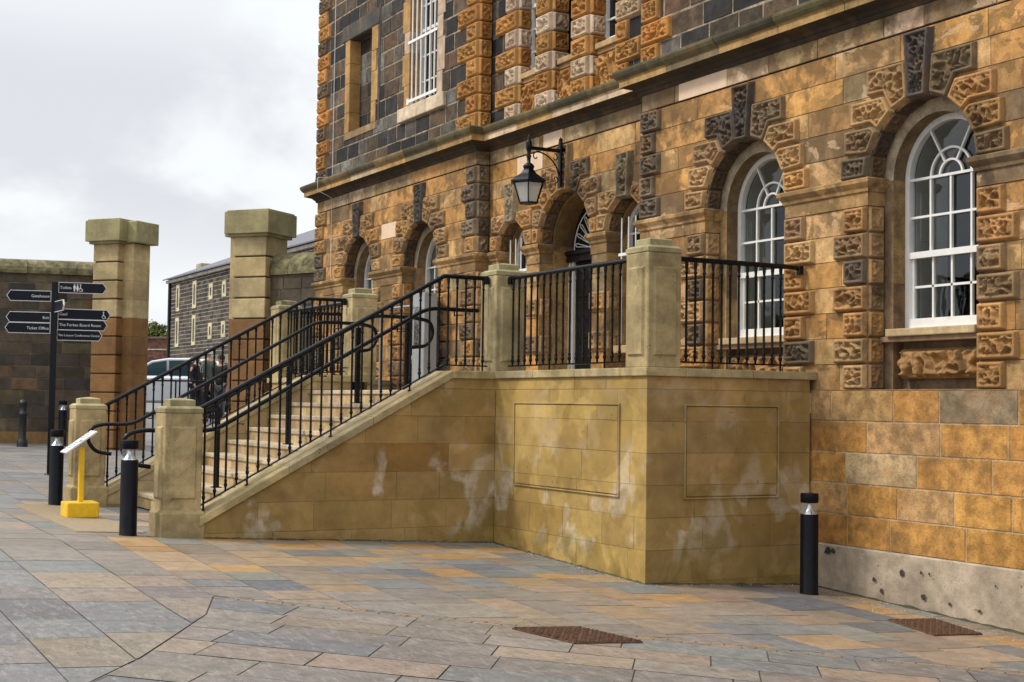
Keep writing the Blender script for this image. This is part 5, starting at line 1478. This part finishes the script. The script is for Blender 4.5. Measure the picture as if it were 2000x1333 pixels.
# local +x = car front = image left; local y = away or toward
def carbody():
    # side profile (x, z): front at +x
    low = [(2.08, .42), (2.12, .60), (2.02, .78), (1.55, .90), (1.05, .985), (.2, 1.0), (-.9, 1.0), (-1.75, 1.02), (-2.02, .98), (-2.10, .75), (-2.08, .42), (-1.75, .28), (1.75, .28)]
    roofp = [(1.05, .975), (.25, 1.40), (-.2, 1.475), (-.9, 1.48), (-1.5, 1.40), (-1.92, 1.02)]
    m = MB(); W2 = .87
    ys_ = [(-W2 + .0, .0), (-W2 + .08, 1.0)]
    def loft(prof, rings, mi=0, smooth=True):
        V = []; n = len(prof)
        for (yy, sx, sz, cz) in rings: V += [(x * sx, yy, cz + (z - cz) * sz) for x, z in prof]
        F = []
        for r_ in range(len(rings) - 1):
            for i in range(n): F.append((r_ * n + i, r_ * n + (i + 1) % n, (r_ + 1) * n + (i + 1) % n, (r_ + 1) * n + i))
        m.add(V, F, mi=mi, smooth=smooth); m.add(V[:n], [tuple(reversed(range(n)))], mi=mi); m.add(V[-n:], [tuple(range(n))], mi=mi)
    loft(low, [(-.87, .95, .80, .62), (-.84, .985, .93, .62), (-.70, 1, 1, .62), (.70, 1, 1, .62), (.84, .985, .93, .62), (.87, .95, .80, .62)])
    rp = [(1.0, .93)] + roofp[1:] + [(-1.9, .93)]
    loft(rp, [(-.66, .93, .93, .93), (-.58, .98, .99, .93), (0, 1, 1.01, .93), (.58, .98, .99, .93), (.66, .93, .93, .93)])
    return m
m = carbody(); bo = m.build('body', M_CAR, CR_, True)
for s in (-1, 1):
    m = MB()
    y0 = s * .668; y1 = s * .70
    for q in ([(.80, 1.0), (.20, 1.335), (-.18, 1.40), (-.20, 1.0)], [(-.27, 1.0), (-.25, 1.40), (-.85, 1.41), (-.98, 1.0)], [(-1.04, 1.0), (-.92, 1.40), (-1.32, 1.34), (-1.60, 1.03)]):
        m.add([(x * .96, y0 + s * (.055 * (1.42 - z) / .42), z) for x, z in q], [(0, 1, 2, 3)])
    m.build('side_window', M_CARGLASS, CR_, True)
m = MB(); m.poly([(1.01, -.58, 1.0), (1.01, .58, 1.0), (.27, .5, 1.395), (.27, -.5, 1.395)]); m.build('windscreen', M_CARGLASS, CR_, True)
m = MB(); m.poly([(-1.93, -.55, 1.05), (-1.93, .55, 1.05), (-1.55, .48, 1.385), (-1.55, -.48, 1.385)]); m.build('rear_window', M_CARGLASS, CR_, True)
for x in (1.32, -1.30):
    for s in (-1, 1):
        w = MB(); V = []
        for yy, rr_ in ((.0, .28), (.03, .315), (.19, .315), (.21, .28)):
            V += [(x + rr_ * cos(2 * pi * k / 24), s * (.68 + yy), .315 + rr_ * sin(2 * pi * k / 24)) for k in range(24)]
        w.add(V, [(r_ * 24 + k, r_ * 24 + (k + 1) % 24, (r_ + 1) * 24 + (k + 1) % 24, (r_ + 1) * 24 + k) for r_ in range(3) for k in range(24)], smooth=True); w.add(V[-24:], [tuple(range(24))])
        wo = w.build('wheel', M_TYRE, CR_, True)
        h_ = MB(); h_.add([(x + r_ * cos(2 * pi * k / 20), s * (.895 - (.0 if r_ > .1 else .02)), .315 + r_ * sin(2 * pi * k / 20)) for r_ in (.20, .05) for k in range(20)], [(k, (k + 1) % 20, 20 + (k + 1) % 20, 20 + k) for k in range(0, 20)]); h_.build('rim', M_ALU, wo, True)
for s in (-1, 1):
    m = MB(); m.bbox(.72, .86, min(s * .86, s * 1.0), max(s * .86, s * 1.0), .98, 1.10, .02); m.build('wing_mirror', M_CAR, CR_, True)
    m = MB(); m.bbox(1.86, 2.08, min(s * .5, s * .8), max(s * .5, s * .8), .64, .78, .02); m.build('headlight', M_SIGNW, CR_, True)
    m = MB(); m.bbox(-2.07, -1.93, min(s * .55, s * .83), max(s * .55, s * .83), .72, .96, .02); m.build('tail_light', simple('red_lens', (.35, .01, .01), .2), CR_, True)
    m = MB(); m.bbox(-.05, .10, min(s * .868, s * .885), max(s * .868, s * .885), .86, .89, .004); m.build('door_handle', M_ALU, CR_, True)
# metal barrier in front of the car
BRX, BRY = ground_pt(345, 36.2); BG = gz(BRX, BRY)
BR = empty('black_barrier_rail', (BRX, BRY, BG), 'black metal barrier rail standing in front of the parked car', 'barrier', rz=atan2(rgt.y, rgt.x))
m = MB(); m.tube([(-.95, 0, 1.05), (.95, 0, 1.05)], .025, 6); m.tube([(-.95, 0, .5), (.95, 0, .5)], .015, 6); m.build('rail', M_BLACK, BR, True)
for x in (-.9, 0, .9):
    m = MB(); m.tube([(x, 0, -.05), (x, 0, 1.05)], .022, 6); m.build('post', M_BLACK, BR, True)

# ------------------------------------------------------------------ people
def skin_obj(name, verts, edges, radii, mat_, parent, sub=2):
    me = bpy.data.meshes.new(name); bm = bmesh.new(); sk = bm.verts.layers.skin.verify()
    vs = []
    for i, (p, r) in enumerate(zip(verts, radii)):
        v = bm.verts.new(p); v[sk].radius = (r, r) if not isinstance(r, tuple) else r; v[sk].use_root = (i == 0); vs.append(v)
    for a, b_ in edges: bm.edges.new((vs[a], vs[b_]))
    bm.to_mesh(me); bm.free(); me.materials.append(mat_)
    o = bpy.data.objects.new(name, me); COL.objects.link(o); o.parent = parent
    md = o.modifiers.new('skin', 'SKIN'); md.use_smooth_shade = True
    sb = o.modifiers.new('sub', 'SUBSURF'); sb.levels = sub; sb.render_levels = sub
    return o
def person(px, d, face, label, jacket, trousers, hair, H=1.74, cap=None, hood=False, stride=.12, hold=False):
    x, y = ground_pt(px, d); E_ = empty('person', (x, y, gz(x, y)), label, 'person', None, rz=face)
    k = H / 1.74
    def S(p): return tuple(q * k for q in p)
    # local: faces +x ; y left
    st = stride
    V = [(0, 0, .95), (0, 0, 1.10), (.0, 0, 1.30), (0, 0, 1.44), (.01, 0, 1.52), (.03, 0, 1.60), (.03, 0, 1.70),
         (0, .10, .90), (st * .5, .10, .50), (st - .03, .10, .09), (st + .14, .10, .04),
         (0, -.10, .90), (-st * .3, -.10, .50), (-st - .05, -.10, .10), (-st + .10, -.10, .04),
         (0, .18, 1.42), (-.02, .23, 1.16), (.06, .24, .93), (.09, .235, .86),
         (0, -.18, 1.42), (-.02, -.23, 1.16), (.10, -.24, .95), (.14, -.235, .88)]
    E = [(0, 1), (1, 2), (2, 3), (3, 4), (4, 5), (5, 6), (0, 7), (7, 8), (8, 9), (9, 10), (0, 11), (11, 12), (12, 13), (13, 14), (3, 15), (15, 16), (16, 17), (17, 18), (3, 19), (19, 20), (20, 21), (21, 22)]
    Rd = [(.11, .14), (.10, .13), (.11, .15), (.08, .10), .05, (.085, .07), (.08, .065), .085, .055, .038, .03, .085, .055, .038, .03, .055, .04, .03, .028, .055, .04, .03, .028]
    sc = lambda r: tuple(q * k for q in r) if isinstance(r, tuple) else r * k
    skin_obj('body', [S(v) for v in V], E, [sc(r) for r in Rd], M_SKIN, E_)
    # fingers
    m = MB()
    for (hx, hy, hz) in ((.09, .235, .86), (.14, -.235, .88)):
        for q in range(4): m.tube([S((hx - .02 + q * .016, hy, hz - .01)), S((hx - .018 + q * .017, hy * .99, hz - .06)), S((hx - .008 + q * .016, hy * .96, hz - .085 + abs(q - 1.5) * .006))], .008 * k, 6)
        m.tube([S((hx + .03, hy, hz + .02)), S((hx + .052, hy * .97, hz - .02)), S((hx + .05, hy * .95, hz - .04))], .009 * k, 6)
    # nose, ears, brow
    m.tube([S((.115, 0, 1.665)), S((.137, 0, 1.635)), S((.118, 0, 1.622))], .010 * k, 6)
    for s in (-1, 1): m.tube([S((.02, s * .072, 1.67)), S((.012, s * .082, 1.65)), S((.02, s * .074, 1.62))], .010 * k, 6)
    m.build('hands_and_face', M_SKIN, E_, True)
    m = MB()
    for s in (-1, 1): m.lathe([(.0, -.008), (.008, 0), (.0, .008)], S((.108, s * .030, 1.66)), 6)
    m.tube([S((.112, -.022, 1.592)), S((.118, 0, 1.590)), S((.112, .022, 1.592))], .004, 5); m.build('eyes_and_mouth', M_TYRE, E_, True)
    jm = simple('jacket_cloth', jacket, .85, 0, .2, 20, .3); tm = simple('trouser_cloth', trousers, .85, 0, .2, 20, .3)
    jv = [(0, 0, .90), (0, 0, 1.10), (0, 0, 1.30), (0, 0, 1.44), (.0, 0, 1.505), (0, .185, 1.42), (-.02, .235, 1.16), (.06, .245, .95), (0, -.185, 1.42), (-.02, -.235, 1.16), (.10, -.245, .97)]
    je = [(0, 1), (1, 2), (2, 3), (3, 4), (3, 5), (5, 6), (6, 7), (3, 8), (8, 9), (9, 10)]
    jr = [(.135, .175), (.13, .165), (.14, .185), (.11, .13), (.07, .08), .075, .058, .045, .075, .058, .045]
    skin_obj('jacket', [S(v) for v in jv], je, [sc(r) for r in jr], jm, E_)
    tv = [(0, 0, .98), (0, .10, .88), (st * .5, .10, .50), (st - .03, .10, .11), (0, -.10, .88), (-st * .3, -.10, .50), (-st - .05, -.10, .12)]
    skin_obj('trousers', [S(v) for v in tv], [(0, 1), (1, 2), (2, 3), (0, 4), (4, 5), (5, 6)], [sc(r) for r in [(.125, .16), .10, .075, .065, .10, .075, .065]], tm, E_)
    m = MB()
    for (fx, fy, fz) in ((st - .03, .10, 0), (-st - .05, -.10, 0)):
        m.bbox(k * (fx - .07), k * (fx + .19), k * (fy - .045), k * (fy + .045), 0, .075, .02)
    m.build('shoes', M_TYRE, E_, True)
    m = MB(); hc = S((.012, 0, 1.672)); r_ = .104 * k
    prof = [(r_ * .92, -.035), (r_, .0), (r_ * .93, .035), (r_ * .72, .072), (r_ * .40, .094), (.0, .103)]
    m.lathe(prof, hc, 14)
    if cap: m.bbox(hc[0] + r_ * .6, hc[0] + r_ + .07, -.06, .06, hc[2] + .0, hc[2] + .015, .004)
    else: m.tube([S((-.05, 0, 1.70)), S((-.075, 0, 1.63)), S((-.05, 0, 1.57))], .045 * k, 8)
    m.build('cap' if cap else 'hair', simple('headwear', cap or hair, .8, 0, .2, 30), E_, True)
    if hood:
        m = MB(); m.tube([S((-.06, -.09, 1.49)), S((-.10, 0, 1.50)), S((-.06, .09, 1.49))], .045, 8); m.build('hood', jm, E_, True)
        m = MB()
        for s in (-1, 1): m.tube([S((.125, s * .035, 1.46)), S((.15, s * .045, 1.38)), S((.155, s * .04, 1.27))], .006, 5)
        m.build('drawstring', M_SIGNW, E_, True)
    if hold:
        m = MB(); hx, hy, hz = S((.14, -.24, .80)); m.lathe([(.035, -.10), (.04, -.09), (.04, .04), (.02, .07), (.02, .09)], (hx, hy, hz), 10)
        o = m.build('drinks_bottle', simple('pale_green_plastic', (.42, .62, .52), .35), None, True)
        M4 = Matrix.Translation(E_.location) @ Matrix.Rotation(face, 4, 'Z'); o.matrix_world = M4
        tag(o, 'pale green drinks bottle held by the person in the white cap', 'bottle')
fa = atan2(rgt.y, rgt.x)
person(384, 36.6, fa - .3, 'person in a dark hooded jacket with white drawstrings walking beyond the steps', (.012, .012, .016), (.012, .013, .018), (.05, .03, .02), 1.72, None, True, .16)
person(409, 37.6, fa + 2.6, 'person in a green jacket and white cap between two others', (.09, .11, .085), (.014, .014, .016), (.1, .08, .06), 1.78, (.75, .75, .76), False, .10, True)
person(433, 36.9, fa - 1.9, 'person with short dark hair in a black jacket and grey jeans, nearest the gate pier', (.011, .011, .014), (.10, .095, .11), (.012, .01, .01), 1.72, None, False, .12)

# ------------------------------------------------------------------ camera
cam = bpy.data.cameras.new('Camera'); co = bpy.data.objects.new('Camera', cam); COL.objects.link(co); SC.camera = co
cam.sensor_width = 36; cam.lens = FP / 2000 * 36; cam.clip_end = 2000; cam.clip_start = .05
mw = Matrix(((Rr.x, Uu.x, -fwv.x, CAM.x), (Rr.y, Uu.y, -fwv.y, CAM.y), (Rr.z, Uu.z, -fwv.z, CAM.z), (0, 0, 0, 1)))
co.matrix_world = mw

# ------------------------------------------------------------------ sky and light
wd = bpy.data.worlds.new('World'); SC.world = wd; wd.use_nodes = True
nt = wd.node_tree; bg = nt.nodes['Background']
SUN_EL, SUN_AZ = radians(48), radians(205)      # azimuth clockwise from +Y
sky = nt.nodes.new('ShaderNodeTexSky'); sky.sky_type = 'NISHITA'; sky.sun_disc = False
sky.sun_elevation = SUN_EL; sky.sun_rotation = SUN_AZ; sky.dust_density = 2.; sky.air_density = 1.
tc = nt.nodes.new('ShaderNodeTexCoord'); mp = nt.nodes.new('ShaderNodeMapping'); mp.inputs['Scale'].default_value = (1.0, 1.0, 2.6)
nt.links.new(tc.outputs['Generated'], mp.inputs['Vector'])
n1 = nz(nt, mp.outputs[0], 3.1, 6, .52, .35); n2 = nz(nt, mp.outputs[0], 1.15, 3, .5, .2)
sep0 = nt.nodes.new('ShaderNodeSeparateXYZ'); nt.links.new(tc.outputs['Generated'], sep0.inputs[0])
zz = math_(nt, 'ADD', sep0.outputs[2], math_(nt, 'MULTIPLY', math_(nt, 'SUBTRACT', n2, .5), .22))
band = math_(nt, 'MULTIPLY', ramp(nt, zz, .25, .18, 0, 1), ramp(nt, zz, .09, .135, 0, 1))
cl = mix(nt, (8.9, 9.2, 9.35), (8.3, 8.55, 8.8), ramp(nt, n1, .55, .40))
cl = mix(nt, cl, (6.75, 6.9, 7.3), math_(nt, 'MULTIPLY', band, ramp(nt, n1, .58, .45, .1, .95)))
cl = mix(nt, cl, (9.2, 9.3, 9.4), ramp(nt, n1, .57, .66, 0, .8))
sep = nt.nodes.new('ShaderNodeSeparateXYZ'); nt.links.new(tc.outputs['Generated'], sep.inputs[0])
zen = ramp(nt, sep.outputs[2], .35, .95, 1., 1.75); zc = nt.nodes.new('ShaderNodeCombineColor')
for i in range(3): nt.links.new(zen, zc.inputs[i])
cl = mix(nt, cl, zc.outputs[0], 1., 'MULTIPLY')
fin = mix(nt, sky.outputs[0], cl, .93)
nt.links.new(fin, bg.inputs['Color']); bg.inputs['Strength'].default_value = .088
sun = bpy.data.lights.new('Sun', 'SUN'); so = bpy.data.objects.new('Sun', sun); COL.objects.link(so)
sun.energy = 2.0; sun.angle = radians(10); sun.color = (1, .93, .82)
sd = Vector((sin(SUN_AZ) * cos(SUN_EL), cos(SUN_AZ) * cos(SUN_EL), sin(SUN_EL)))
so.rotation_euler = sd.to_track_quat('Z', 'Y').to_euler(); so.location = (0, -10, 20)
SC.view_settings.view_transform = 'Standard'; SC.view_settings.look = 'None'; SC.view_settings.gamma = 1
SC.view_settings.exposure = 0.38
SC.cycles.max_bounces = 6
